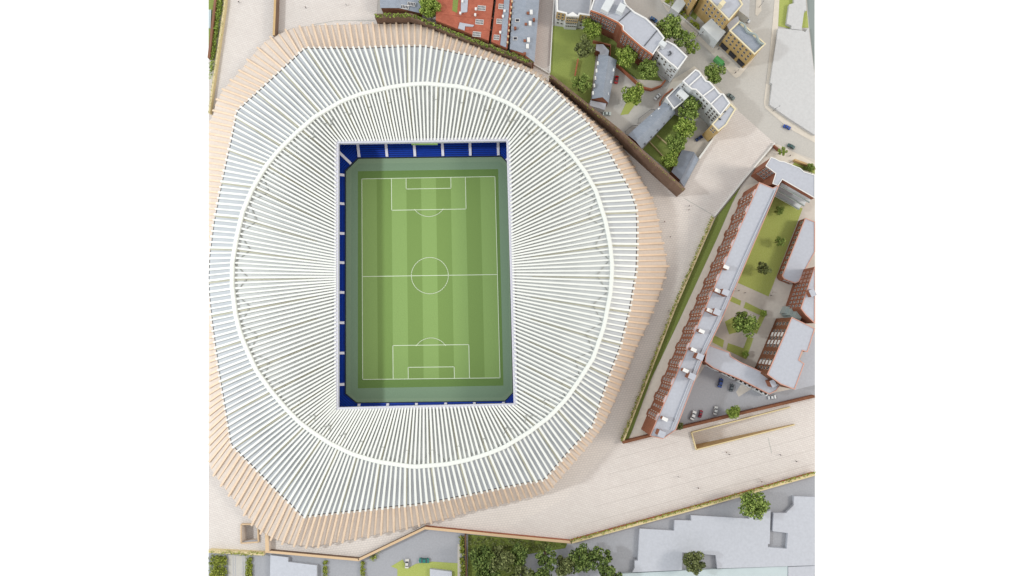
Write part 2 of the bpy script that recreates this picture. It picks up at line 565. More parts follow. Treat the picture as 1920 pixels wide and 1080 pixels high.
def shrubbery(name, label, pts, z, per_m2, rad, leaf, cat='hedge', dens=14, lsize=.42, kind=None, group=None):
    """clipped planting filling a photo polygon"""
    P = [U(*p) for p in clip(px3(pts, 0))]
    c = sum(P, Vector()) / len(P)
    x0, x1 = min(p.x for p in P), max(p.x for p in P); y0, y1 = min(p.y for p in P), max(p.y for p in P)
    blobs = []
    for _ in range(int((x1 - x0) * (y1 - y0) * per_m2)):
        x, y = random.uniform(x0, x1), random.uniform(y0, y1)
        ins = False
        for i in range(len(P)):
            a, b = P[i - 1], P[i]
            if (a.y > y) != (b.y > y) and x < (b.x - a.x) * (y - a.y) / (b.y - a.y) + a.x: ins = not ins
        if ins: blobs.append((Vector((x, y, z * random.uniform(.4, .9))), rad * random.uniform(.7, 1.2)))
    bm = leaves(blobs, dens, lsize)
    for v in bm.verts:
        if v.co.z < 0.05: v.co.z = 0.05
    return single(name, bm, M[leaf], label, cat, group, kind)

# ================================================================== SETTING
T = 20
ed = [U(XL, -60), U(XR, -60), U(XR, 1140), U(XL, 1140)]
bm = bmesh.new()   # white surround put in for the blank side margins, model let into it
big = [Vector((-900, 700, 0)), Vector((900, 700, 0)), Vector((900, -700, 0)), Vector((-900, -700, 0))]
vo = [bm.verts.new((p.x, p.y, -0.3)) for p in big]; vi = [bm.verts.new((p.x, p.y, -0.3)) for p in ed]
for i in range(4):
    f = bm.faces.new((vo[i], vo[(i + 1) % 4], vi[(i + 1) % 4], vi[i])); f.normal_update()
    if f.normal.z < 0: f.normal_flip()
single('margin_surround', bm, M['margin_white'], kind='structure')

RAMP = [(1294, 809), (1480, 761), (1490, 797), (1303, 845)]
RAMP_IN = [(1297, 811), (1479, 764), (1487, 795), (1305, 841)]
PIT = [(455, 983), (484, 983), (485, 1014), (455, 1016)]

bm = bmesh.new()
bm_prism(bm, ccw([Vector((p.x, p.y, 0)) for p in ed]), -0.32, -0.25, None)
loops = [ed] + [[U(*p) for p in h] for h in (RAMP_IN, PIT)]
vs = [bm.verts.new((v.x, v.y, -0.25)) for l in loops for v in l]
for t in tessellate_polygon([[Vector((v.x, v.y, 0)) for v in l] for l in loops]):
    f = bm.faces.new([vs[i] for i in t]); f.normal_update()
    if f.normal.z < 0: f.normal_flip()
single('baseboard', bm, M['base'], kind='structure')

# roads first (they cover everything north and east), then the podium sheet
ground('road', [(391, -55), (1509, -55), (1516, 40), (1529, 150), (1529, 268), (1560, 560), (1500, 760), (1340, 780), (1150, 830), (1270, 365), (700, 40), (391, 40)], -0.10, M['asphalt'])
ground('yard_asphalt', [(391, 1020), (800, 985), (1070, 1010), (1528, 880), (1528, 1135), (391, 1135)], -0.10, M['asphalt_s'])
PODIUM = [(391, -55), (712, -55), (706, 36), (770, 36), (860, 78), (1000, 128), (1012, -55), (1040, -55), (1036, 40), (1031, 140), (1160, 252), (1280, 357),
          (1312, 297), (1346, 248), (1380, 204), (1453, 269), (1396, 336), (1339, 406), (1260, 585), (1166, 829), (1243, 812), (1528, 743),
          (1528, 889), (1300, 953), (1070, 1016), (930, 1004), (797, 990), (672, 1049), (497, 1034), (391, 1034)]
ground('paving', PODIUM, 0.0, M['paving'], holes=[RAMP_IN, PIT, [(634, 280), (950, 280), (962, 770), (634, 770)]])
ground('ring_paving', [(1150, 250), (1225, 330), (1290, 395), (1290, 470), (1265, 560), (1185, 760), (1150, 835), (1060, 935), (950, 992), (800, 988), (672, 1046), (500, 1030), (490, 960), (391, 830),
                       (391, 240), (520, 60), (640, 40), (640, 120), (500, 230), (450, 500), (500, 760), (640, 900), (800, 930), (1000, 880), (1120, 700), (1160, 500), (1120, 320), (1100, 240)], 0.006, M['paving_rad'])

# slots between podium slabs
def joint(pts, w=0.26, m='bracing'):
    bm = bmesh.new()
    P = [U(*p, 0.012) for p in pts]
    for i in range(len(P) - 1):
        d = (P[i + 1] - P[i]).normalized(); s = Vector((-d.y, d.x, 0)) * w / 2
        f = bm.faces.new([bm.verts.new(q) for q in (P[i] + s, P[i] - s, P[i + 1] - s, P[i + 1] + s)]); f.normal_update()
        if f.normal.z < 0: f.normal_flip()
    return single('paving_joint', bm, M[m], kind='structure')
M['joint'] = mat('paving_joint_grey', A(206, 198, 192), .9)
for k in range(1, 6):
    x1 = 1527 if k < 4 else 1275
    f_ = lambda x: 1016 - .261 * (x - 1070) - 27 * k
    joint([(1085 + 14 * k, f_(1085 + 14 * k)), (x1, f_(x1))], .22, 'joint')
joint([(1283, 372), (1338, 404)]); joint([(1440, 820), (1447, 850)]); joint([(582, 47), (628, 39), (704, 38)])

# ------------------------------------------------------------------ pitch and its surround
ground('pitch_surround', [(640, 322), (672, 288), (940, 286), (966, 312), (972, 735), (948, 762), (668, 765), (640, 738)], 0.0, M['surround'])
ground('pitch_track', [(659, 320), (671, 307), (938, 303), (950, 313), (957, 732), (942, 745), (668, 748), (657, 737)], 0.006, M['surround_in'])
ground('pitch_margin', [(671, 321), (934, 317), (944, 723), (671, 728)], 0.012, M['grass_m'])
TLc, TRc, BRc, BLc = (678.5, 335.5), (928, 331), (937.5, 708.5), (680, 711.5)
a0, a1, a2, a3 = (U(*p) for p in (TLc, TRc, BRc, BLc))
def FP(u, v, z=0.02):
    """pitch coordinates 0..1 across, 0..1 down"""
    p = (a0 * (1 - u) + a1 * u) * (1 - v) + (a3 * (1 - u) + a2 * u) * v
    return Vector((p.x, p.y, z))
for i in range(9):
    bm = bmesh.new()
    f = bm.faces.new([bm.verts.new(FP(u, v, 0.018)) for u, v in ((i/9, 1), ((i+1)/9, 1), ((i+1)/9, 0), (i/9, 0))])
    single('turf_stripe', bm, M['grass_l'] if i % 2 == 0 else M['grass_d'], kind='structure')
bm = bmesh.new()
PWm, PLm = (a1 - a0).length, (a3 - a0).length
def pline(pts, w=0.30, closed=False):
    n = len(pts)
    for i in range(n if closed else n - 1):
        a, b = pts[i], pts[(i + 1) % n]
        d = (b - a).normalized(); s = Vector((-d.y, d.x, 0)) * w / 2; e = d * w / 2
        f = bm.faces.new([bm.verts.new(q) for q in (a + s - e, a - s - e, b - s + e, b + s + e)]); f.normal_update()
        if f.normal.z < 0: f.normal_flip()
LZ = 0.026
pline([FP(0, 0, LZ), FP(1, 0, LZ), FP(1, 1, LZ), FP(0, 1, LZ)], closed=True)
pline([FP(0, .4945, LZ + .002), FP(1, .4945, LZ + .002)])
for v0, s in ((0, 1), (1, -1)):
    for (uu0, uu1, vv) in ((.222, .778, .163), (.332, .668, .056)):
        pline([FP(uu0, v0, LZ + .004), FP(uu0, v0 + s * vv, LZ + .004), FP(uu1, v0 + s * vv, LZ + .004), FP(uu1, v0, LZ + .004)])
    arc = []
    for k in range(17):
        a = math.radians(37 + 106 * k / 16)
        arc.append(FP(.5 + .134 * math.cos(a), v0 + s * (.104 + .094 * math.sin(a)), LZ + .006))
    pline(arc)
circ = [FP(.5 + .137 * math.cos(k * math.pi / 24), .4945 + .0905 * math.sin(k * math.pi / 24), LZ + .006) for k in range(48)]
pline(circ, closed=True)
single('pitch_marking', bm, M['line'], kind='structure')

# ================================================================== STADIUM
OUT = [(571.7, 91), (660, 91), (756, 87.5), (795, 87.4), (840, 96), (903, 109.6), (951, 122.6), (997, 139), (1038, 169), (1069, 198), (1102, 231), (1135.5, 275.5), (1180, 355.5), (1192, 388),
       (1194, 415), (1194, 458), (1192.7, 504), (1180, 579.6), (1162, 650), (1141, 705), (1110, 798), (1064, 848), (1020, 899), (990, 904), (892, 924), (831, 936.6), (780, 945), (631, 961), (568, 968),
       (500, 900), (434, 833), (412, 701), (400, 618), (395.6, 579), (392.3, 547), (391.7, 518), (393, 484), (401.4, 418), (409.5, 376.6), (423.4, 309.4), (438.5, 242), (445, 208)]
RING = [(588, 219), (609.6, 206), (639, 189), (676, 175), (738, 161), (775, 156.5), (799, 155.5), (860, 161), (907, 173), (955, 193), (999, 221), (1038, 254), (1073, 289), (1098, 322), (1118, 358), (1135.5, 413),
        (1144.5, 457), (1148, 494), (1148, 513), (1145, 550), (1133, 612), (1113, 671), (1088.5, 709.6), (1064, 746), (1031.5, 781), (991, 811.5), (945, 839), (912.6, 852), (876, 863), (837, 871), (775, 876),
        (706.7, 866), (662, 853), (617, 831.5), (580, 807), (560, 792), (534.5, 766), (507, 733.4), (479, 694), (463, 659), (450, 628), (440, 588), (433.6, 532.6), (434.5, 490), (443, 441.4), (453.5, 397),
        (472, 353), (495, 314), (520.6, 281.7), (554, 248.5)]
INN = [(630, 265), (953.5, 260.5), (967, 759.5), (630, 768)]
TIP = [(553, 49), (565.4, 46.7), (592.6, 44), (644, 43), (713, 41), (781, 41), (803, 44.7), (826.7, 53.8), (866.8, 70.2), (905, 86.6), (943, 103), (981.7, 118.5), (1016, 139.4), (1037, 156), (1080, 193), (1111, 220),
       (1142, 245.5), (1160, 262), (1182, 294), (1209.6, 345), (1222.6, 364.5), (1231, 387), (1240, 427), (1251, 480), (1256, 500.5), (1252, 514), (1240, 553), (1214.8, 614.6), (1196.5, 650), (1182, 688), (1158, 743.6), (1138, 790),
       (1119.5, 818), (1090.6, 853), (1054.5, 895), (1031.6, 921.6), (1012, 930), (966, 941), (924, 952), (880.6, 961), (839, 975), (797.6, 985), (748, 997), (697.7, 1007.7), (630, 1021), (584.6, 1030), (557, 1027), (529, 1022),
       (502.7, 1012.5), (478.7, 996), (464, 977.6), (445, 953.6), (411, 910), (397, 890), (380, 860), (358, 760), (346, 680), (338, 620), (333, 550), (333, 500), (340, 440), (352, 380), (365, 305), (385, 240), (397, 212), (400.7, 193),
       (412.4, 170), (428, 151.7), (445, 133.5), (460, 112.8), (476, 94.6), (494, 74), (516, 62), (539.5, 52)]
#        outer        ring         inner        tip
KEYS = [((514, 146), (588, 219), (630, 265), (460, 113)),
        ((572, 91), (640, 188.5), (676, 264.4), (553, 49)),
        ((770, 87.4), (770, 157), (780, 263), (769, 41)),
        ((858, 99), (843, 159), (833, 262.2), (867.5, 70.5)),
        ((1030, 163), (988, 213), (953.5, 260.5), (1037, 156)),
        ((1173, 343), (1113, 349), (958, 427), (1206, 338)),
        ((1192, 514), (1148, 511), (960.2, 511), (1252, 514)),
        ((1147, 690), (1111, 675), (963, 615), (1177, 700)),
        ((1058, 855), (1016, 794), (967, 759.5), (1074, 872)),
        ((955, 911), (926, 846.5), (893, 761.3), (966, 941)),
        ((802, 941), (796, 874.5), (795.5, 763.8), (811, 982)),
        ((644, 959.6), (673, 856.5), (712, 766), (630, 1021)),
        ((511, 911), (590, 813.5), (630, 768), (471, 986)),
        ((432, 821), (529, 760), (630, 701), (389, 876)),
        ((395, 602), (442, 592), (630, 552), (337, 610)),
        ((391.7, 516), (434, 511), (630, 514), (333, 516)),
        ((399, 433), (444, 437), (630, 476), (341, 432)),
        ((419, 325), (482, 336), (630, 413), (362, 318)),
        ((439, 243), (517, 286), (630, 362), (388, 232))]

class Loop:
    def __init__(s, pts):
        s.p = pts; s.n = len(pts); s.c = [0.0]
        for i in range(s.n):
            a, b = pts[i], pts[(i + 1) % s.n]
            s.c.append(s.c[-1] + math.hypot(b[0] - a[0], b[1] - a[1]))
        s.L = s.c[-1]
    def at(s, d):
        d %= s.L
        for i in range(s.n):
            if d <= s.c[i + 1]:
                t = (d - s.c[i]) / max(1e-9, s.c[i + 1] - s.c[i])
                a, b = s.p[i], s.p[(i + 1) % s.n]
                return (a[0] + t * (b[0] - a[0]), a[1] + t * (b[1] - a[1]))
    def proj(s, q):
        best = (1e9, 0)
        for i in range(s.n):
            a, b = s.p[i], s.p[(i + 1) % s.n]
            dx, dy = b[0] - a[0], b[1] - a[1]; l2 = dx * dx + dy * dy
            t = max(0, min(1, ((q[0] - a[0]) * dx + (q[1] - a[1]) * dy) / l2))
            e = math.hypot(a[0] + t * dx - q[0], a[1] + t * dy - q[1])
            if e < best[0]: best = (e, s.c[i] + t * math.sqrt(l2))
        return best[1]

loops4 = [Loop(OUT), Loop(RING), Loop(INN), Loop(TIP)]
tab = []
for j, lp in enumerate(loops4):
    arr = [lp.proj(k[j]) for k in KEYS]
    base = arr[0]
    arr = [(x - base) % lp.L for x in arr]
    for i in range(1, len(arr)):
        if arr[i] < arr[i - 1]: arr[i] = arr[i - 1] + 1
    tab.append((base, arr + [lp.L]))
def mono(xs, ys, x):
    """monotone cubic through (xs, ys)"""
    n = len(xs)
    d = [(ys[i + 1] - ys[i]) / (xs[i + 1] - xs[i]) for i in range(n - 1)]
    m = [0.0] * n
    for i in range(n):
        a, b = d[(i - 1) % (n - 1)], d[i % (n - 1)]
        m[i] = 0 if a * b <= 0 else 2 * a * b / (a + b)
    for i in range(n - 1):
        if x <= xs[i + 1] or i == n - 2:
            h = xs[i + 1] - xs[i]; t = (x - xs[i]) / h
            return ((2*t**3 - 3*t*t + 1) * ys[i] + (t**3 - 2*t*t + t) * h * m[i] + (-2*t**3 + 3*t*t) * ys[i + 1] + (t**3 - t*t) * h * m[i + 1])
def rib_points(frac):
    so = frac * loops4[0].L
    res = []
    for j in range(4):
        base, arr = tab[j]
        s = so if j == 0 else mono(tab[0][1], arr, so)
        res.append(loops4[j].at(base + s))
    return res

ZO, ZR, ZI, ZT = 20.5, 24.5, 20.2, 3.2
NR = 6 * round(loops4[0].L / 10.4 / 6)
c0 = U(800, 520)
stad = thing('football_stadium', 'football stadium with white radial roof ribs and pale timber fins around a green pitch', 'stadium', (c0.x, c0.y, 0))
RIBS = [rib_points((i + 0.25) / NR) for i in range(NR)]

def rib_lines(i):
    o, r, n, t = RIBS[i]
    dx, dy = t[0] - o[0], t[1] - o[1]; l = math.hypot(dx, dy) or 1
    e = min(4.0, l * .3) / l
    o2 = (o[0] + dx * e, o[1] + dy * e)
    k = 1.0 if i % 2 == 0 else 0.93
    tip = (o[0] + dx * k, o[1] + dy * k, ZT)
    mid1 = ((o[0] + r[0]) / 2, (o[1] + r[1]) / 2, (ZO + ZR) / 2 + .35)
    white = [(o2[0], o2[1], ZO), mid1, (r[0], r[1], ZR), ((r[0] * .55 + n[0] * .45), (r[1] * .55 + n[1] * .45), ZR * .55 + ZI * .45 + .3), (n[0], n[1], ZI)]
    fin = [(o2[0], o2[1], ZO - .15), tip]
    return white, fin
info = []
for i in range(NR):
    w, f = rib_lines(i)
    w, f = clip_line(w), clip_line(f)
    lw = sum(math.hypot(w[k+1][0]-w[k][0], w[k+1][1]-w[k][1]) for k in range(len(w)-1)) if len(w) > 1 else 0
    lf = math.hypot(f[-1][0]-f[0][0], f[-1][1]-f[0][1]) if len(f) > 1 else 0
    info.append((w, f, lw, lf))
def rib_bm(bm, w, i):
    P = [U(*p) for p in w]
    k = 1.0 if i % 2 == 0 else 0.74
    wo, wi = 1.02 * k, 0.86 * (1 if i % 2 == 0 else .92)
    n = len(P)
    bm_beam(bm, P, [wo + (wi - wo) * (q / (n - 1)) for q in range(n)], [1.0 if p[2] == ZO else 1.0 + .75 * min(1, max(0, (q - (n - 3)) / 2)) for q, p in enumerate(w)])
def fin_bm(bm, f, i):
    P = [U(*p) for p in f]
    bm_beam(bm, P, (.92 if i % 2 == 0 else .72), 1.0)
for which, nm, m, fn in ((2, 'roof_rib', M['rib'], rib_bm), (3, 'timber_fin', M['wood'], fin_bm)):
    ok = [i for i in range(NR) if info[i][which] > 3]
    top = set(sorted(ok, key=lambda i: -info[i][which])[:100])
    rest = bmesh.new()
    for i in ok:
        if i in top:
            b = bmesh.new(); fn(b, info[i][which - 2], i); part(nm, b, m, stad, recalc=True)
        else:
            fn(rest, info[i][which - 2], i)
    o = part(nm, rest, m, stad, recalc=True); o['kind'] = 'stuff'

def strip(a_of, b_of, mi=0, bm=None, steps=NR * 2, lift=0):
    """quads between two curves given as functions of frac -> (px,py,z), clipped in the photo's columns"""
    bm = bm or bmesh.new()
    for i in range(steps):
        f0, f1 = i / steps, (i + 1) / steps
        q = clip([a_of(f0), a_of(f1), b_of(f1), b_of(f0)])
        if len(q) < 3: continue
        P = dedupe([U(*p) for p in q])
        if len(P) < 3: continue
        f = bm.faces.new([bm.verts.new(p) for p in P]); f.material_index = mi; f.normal_update()
        if f.normal.z < 0: f.normal_flip()
    return bm
RP = {}
def rp(fr):
    k = round(fr, 6)
    if k not in RP: RP[k] = rib_points(fr % 1.0)
    return RP[k]
def curve(j, z): return lambda f: (*rp(f)[j], z)
def mix(ja, jb, t, z):
    def g(f):
        a, b = rp(f)[ja], rp(f)[jb]
        return (a[0] + (b[0]-a[0])*t, a[1] + (b[1]-a[1])*t, z)
    return g
def inwards(j, jj, px, z):
    def g(f):
        a, b = rp(f)[j], rp(f)[jj]; l = math.hypot(b[0]-a[0], b[1]-a[1]) or 1; t = px / l
        return (a[0] + (b[0]-a[0])*t, a[1] + (b[1]-a[1])*t, z)
    return g
bm = strip(inwards(0, 1, 1.1, ZO - .8), curve(1, ZR - .85)); bmesh.ops.remove_doubles(bm, verts=bm.verts, dist=.01)
part('outer_roof_deck', bm, M['deck'], stad)
bm = strip(curve(1, ZR - .85), curve(2, ZI - 1.55)); bmesh.ops.remove_doubles(bm, verts=bm.verts, dist=.01)
part('inner_roof_deck', bm, M['deck_in'], stad)
part('gutter', strip(mix(0, 3, 0.008, ZO - .85), inwards(0, 1, 1.3, ZO - .85)), M['gutter'], stad)
bm = strip(mix(0, 3, 0.012, ZO - .8), mix(0, 3, .91, ZT - .1))
bm = strip(mix(0, 3, .91, ZT - .1), mix(0, 3, .93, 0.02), bm=bm)
bmesh.ops.remove_doubles(bm, verts=bm.verts, dist=.01)
part('facade', bm, M['facade'], stad)
# ring beam
pts = [U(*loops4[1].at(loops4[1].L * k / 160), ZR + .7) for k in range(160)]
bm = bmesh.new(); n = len(pts); rings = []
for i in range(n):
    d = pts[(i + 1) % n] - pts[i - 1]; s = Vector((-d.y, d.x, 0)).normalized()
    rings.append([bm.verts.new(pts[i] + s * x + Vector((0, 0, z))) for x, z in ((-.92, -1.5), (-.92, -.3), (-.6, 0), (.6, 0), (.92, -.3), (.92, -1.5))])
for i in range(n):
    a, b = rings[i], rings[(i + 1) % n]
    for k in range(6):
        bm.faces.new((a[k], a[(k + 1) % 6], b[(k + 1) % 6], b[k]))
part('ring_beam', bm, M['ring'], stad, recalc=True)
# radial trusses beside every sixth rib, and the zigzag bracing under the ring
for i in range(2, NR, 6):
    o, r, nn, t = RIBS[i]
    L_ = clip_line([(o[0], o[1] + 1, ZO - .7), (r[0], r[1] + 1, ZR - .55), (nn[0] * .8 + r[0] * .2, nn[1] * .8 + r[1] * .2 + 1, ZI - .2)])
    if len(L_) < 2: continue
    P = [U(*p) for p in L_]
    d = (P[-1] - P[0]); s = Vector((-d.y, d.x, 0)).normalized() * 0.75
    if s.y > 0: s = -s
    bm = bmesh.new(); bm_beam(bm, [p + s for p in P], [.7] * (len(P) - 1) + [.3], 1.0)
    part('radial_truss', bm, M['truss'], stad, recalc=True)
zz = []
for i in range(2, NR, 6):
    o, r, nn, t = RIBS[i]; l = math.hypot(nn[0]-r[0], nn[1]-r[1]); k = 30 / l
    zz.append((r[0] + (nn[0]-r[0])*k, r[1] + (nn[1]-r[1])*k, ZR - .95))
    o, r, nn, t = RIBS[(i + 3) % NR]; l = math.hypot(nn[0]-r[0], nn[1]-r[1]); k = 5 / l
    zz.append((r[0] + (nn[0]-r[0])*k, r[1] + (nn[1]-r[1])*k, ZR - .85))
bm = bmesh.new(); bm_beam(bm, [U(*p) for p in zz + zz[:1]], .3, .3)
part('bracing', bm, M['bracing'], stad, recalc=True)
# rim of the opening
OPEN = [(634.5, 268.5), (949.5, 264), (963, 756.5), (634, 764)]
oi = ccw([U(*p, ZI - .55) for p in OPEN]); oo = ccw([U(*p, ZI - .55) for p in ((626.5, 261.5), (957.5, 256.5), (971, 763), (626, 771.5))])
bm = bmesh.new()
rows = [[bm.verts.new(Vector((p.x, p.y, z))) for p in L_] for L_, z in ((oo, ZI - 2.2), (oo, ZI - .5), (oi, ZI - .5), (oi, ZI - 2.6))]
for k in range(3):
    for i in range(4):
        j = (i + 1) % 4
        bm.faces.new((rows[k][i], rows[k][j], rows[k + 1][j], rows[k + 1][i]))
part('opening_rim', bm, M['rim'], stad)
# raked stands: stepped rows of blue seats around the pitch
SIN = [(648, 321), (672, 297), (940, 293.5), (958, 312), (964, 734), (947, 752), (669, 755.5), (648, 738)]
sin = ccw([Vector((*U(*p).xy, 0)) for p in SIN])
NROW = 26
for e in range(8):
    bm = bmesh.new()
    prev = None
    for k in range(NROW + 1):
        Lp = inset(sin, -0.95 * k); a, b = Lp[e], Lp[(e + 1) % 8]
        z = 1.3 + .46 * k
        va = [bm.verts.new((q.x, q.y, z)) for q in (a, b)]
        if prev:
            f = bm.faces.new((prev[0], prev[1], va[1] if False else va[1], va[0])); f.material_index = 0
            # riser
        Lq = inset(sin, -0.95 * k - .001)
        prevz = 1.3 + .46 * (k - 1) if k else 0.0
        if prev:
            # tread of row k-1 is level, riser climbs to row k
            pass
        prev = va
    # rebuild as true steps
    bm.free(); bm = bmesh.new()
    for k in range(NROW):
        A0 = inset(sin, -0.95 * k); A1 = inset(sin, -0.95 * (k + 1))
        a, b, c_, d_ = A0[e], A0[(e + 1) % 8], A1[(e + 1) % 8], A1[e]
        z = 1.3 + .46 * k; zb = z - .46 if k else 0.0
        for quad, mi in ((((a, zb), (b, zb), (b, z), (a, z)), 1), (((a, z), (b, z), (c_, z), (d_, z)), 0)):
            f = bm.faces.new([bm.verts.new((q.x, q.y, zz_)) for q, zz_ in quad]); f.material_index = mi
            f.normal_update()
            if mi == 0 and f.normal.z < 0: f.normal_flip()
        # the gap behind each row of seats
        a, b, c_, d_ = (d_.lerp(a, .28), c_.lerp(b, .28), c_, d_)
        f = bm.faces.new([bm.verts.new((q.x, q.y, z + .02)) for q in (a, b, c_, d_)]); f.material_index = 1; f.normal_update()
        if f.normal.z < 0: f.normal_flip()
    st = part('seating_stand', bm, [M['seat'], M['riser']], stad)
    a, b = sin[e], sin[(e + 1) % 8]
    mid = (a + b) / 2; d = (b - a).normalized(); nrm = Vector((d.y, -d.x, 0)); Ln = (b - a).length
    # aisles
    if Ln > 40:
        if abs(nrm.x) > .7:
            xs = [U(644, y, 3) for y in (327, 381, 437, 492, 548, 605, 662, 721)] if nrm.x < 0 else []
        else:
            xs = [U(x, 285, 5) for x in (670, 723, 776, 829, 881, 934)] if nrm.y > 0 else [U(x, 757, 3) for x in (672, 726, 780, 835, 889, 944)]
        ts = [(q - a).dot(d) for q in xs]
    elif nrm.y > 0:
        ts = [Ln * .5]
    else: ts = []
    for t in ts:
        base = a + d * t
        p0 = base + nrm * .2 + Vector((0, 0, 1.5)); p1 = base + nrm * 22.0 + Vector((0, 0, 1.5 + 22 * .46 / .95))
        b2 = bmesh.new(); bm_beam(b2, [p0 + Vector((0, 0, .25)), p1 + Vector((0, 0, .25))], 1.35, .5)
        part('aisle', b2, M['aisle'], st, recalc=True)
bm = bmesh.new()
i2 = inset(sin, .25)
rows = [[bm.verts.new((p.x, p.y, z)) for p in L_] for L_, z in ((i2, 0), (i2, 1.5), (inset(sin, -.05), 1.5))]
for k in range(2):
    for i in range(8):
        j = (i + 1) % 8
        bm.faces.new((rows[k][i], rows[k][j], rows[k + 1][j], rows[k + 1][i]))
part('perimeter_board', bm, M['board'], stad)
for (x0, x1, y, z) in ((771, 820, 267.3, 17.5), (774, 823, 763.2, 17.0)):
    a, b = U(x0, y, z), U(x1, y, z)
    bm = bmesh.new(); bm_beam(bm, [a, b], 1.5, 1.6); part('scoreboard', bm, M['screen'], stad, recalc=True)

# ================================================================== GROUNDS, LAWNS, PATHS
G1, G2, G3 = -0.02, -0.012, -0.004
ground('lawn', [(391, -55), (416, -55), (410, 10), (391, 110)], 0.012, M['lawn'])
ground('lawn', [(1037, 48), (1100, 56), (1150, 80), (1118, 100), (1107, 190), (1098, 200), (1031, 141)], G1, M['lawn'])
ground('garden_lawn', [(1120, 60), (1200, 100), (1245, 155), (1225, 164), (1205, 160), (1190, 145), (1155, 122), (1138, 100)], -.016, M['lawn_d'])
ground('garden_lawn', [(1175, 190), (1192, 160), (1205, 176), (1178, 214), (1163, 216)], G1, M['lawn_y'])
ground('garden_lawn', [(1205, 280), (1264, 215), (1290, 225), (1302, 262), (1280, 285), (1258, 325)], G1, M['lawn_d'])
ground('yard_paving', [(1290, 240), (1345, 250), (1311, 297), (1280, 290)], G2, M['paving_light'])
ground('walled_court', [(1400, 336), (1452, 271), (1528, 300), (1528, 745), (1420, 745), (1265, 808), (1170, 828), (1345, 410)], G1 - .03, M['paving_light'])
ground('car_park', [(1322, 686), (1445, 738), (1528, 720), (1528, 741), (1266, 805), (1240, 812)], G1, M['asphalt_s'])
ground('car_park_apron', [(1398, 707), (1420, 716), (1406, 731), (1385, 744), (1380, 735)], G2, M['paving_light'])
ground('lawn', [(1390, 348), (1373, 381), (1344, 448), (1273, 602), (1221, 711), (1186, 806), (1178, 824), (1168, 826), (1262, 588), (1342, 408)], G2, M['lawn_d'])
ground('footpath', [(1397, 348), (1373, 382), (1344, 449), (1273, 603), (1221, 712), (1187, 806), (1179, 824), (1240, 812), (1420, 420), (1424, 342)], -.016, M['pavement'])
ground('court_lawn', [(1452, 366), (1505, 391), (1441, 556), (1376, 527)], G2, M['lawn_y'])
for pts in ([(1367, 553), (1390, 564), (1388, 573), (1365, 563)], [(1398, 566), (1438, 586), (1419, 626), (1410, 622), (1425, 591), (1394, 577)], [(1359, 603), (1376, 594), (1400, 612), (1386, 622), (1367, 627)],
            [(1338, 628), (1358, 638), (1355, 652), (1336, 642)], [(1365, 643), (1394, 653), (1402, 631), (1413, 634), (1399, 674), (1362, 656)]):
    ground('court_lawn', pts, G2, M['lawn_y'])
ground('pavement', [(1205, -55), (1236, -55), (1262, 10), (1335, 78), (1348, 90), (1386, 128), (1413, 104), (1413, 111), (1387, 143), (1380, 146), (1375, 143), (1330, 96), (1250, 20)], 0.03, M['pavement'])
ground('pavement', [(1457, -55), (1464, -55), (1459, 52), (1444, 156), (1442, 196), (1478, 222), (1529, 254), (1529, 268), (1478, 240), (1434, 202), (1432, 192), (1444, 95)], 0.03, M['pavement'])
ground('traffic_island', [(1421, -55), (1425, -55), (1428, 20), (1420, 30), (1416, 27)], 0.03, M['pavement'])
ground('pavement', [(1260, 150), (1302, 124), (1330, 148), (1372, 190), (1384, 205), (1366, 215), (1300, 150), (1255, 190), (1240, 190)], 0.02, M['pavement'])
ground('pavement', [(1453, 269), (1470, 276), (1528, 306), (1528, 330), (1446, 296), (1436, 290)], 0.03, M['pavement'])
ground('pavement', [(1210, 150), (1246, 152), (1240, 164), (1215, 170), (1198, 164), (1185, 148)], 0.0, M['pavement'])
ground('front_lawn', [(1492, 300), (1528, 312), (1528, 326), (1486, 309)], 0.05, M['lawn_y'])
ground('lawn', [(1464, -55), (1491, -55), (1489, 6), (1480, 8), (1475, 44), (1484, 48), (1484, 54), (1459, 49)], 0.03, M['lawn_y'])
ground('lawn', [(1506, 20), (1513, 20), (1516, 52), (1503, 52)], 0.03, M['lawn_y'])
ground('lawn', [(733, 1062), (755, 1049), (764, 1066), (780, 1057), (811, 1053), (858, 1056), (858, 1135), (745, 1135), (745, 1067)], G2, M['lawn_y'])
ground('path', [(858, 1020), (863, 1020), (866, 1135), (858, 1135)], G2, M['paving_light'])
ground('railway_track', [(428, 1040), (463, 1043), (466, 1135), (428, 1135)], G2, M['asphalt'])
ground('alley_grass', [(1312, -10), (1322, 4), (1304, 38), (1294, 30)], G2, M['lawn_d'])
single_rails = []
for x in (437, 441, 455, 459):
    a, b = U(x, 1042, .1), U(x + 1, 1130, .1)
    bm = bmesh.new(); bm_beam(bm, [a, b], .18, .15); o = single('railway_track', bm, M['mass'], kind='structure', recalc=True)
ground('massing_slab', [(1528, 622), (1528, 722), (1490, 731), (1508, 683), (1500, 674)], G2, M['mass'])
ground('rough_ground', [(878, 1002), (1064, 1018), (1060, 1028), (985, 1040), (960, 1135), (876, 1135)], G2, M['rough_grass'])

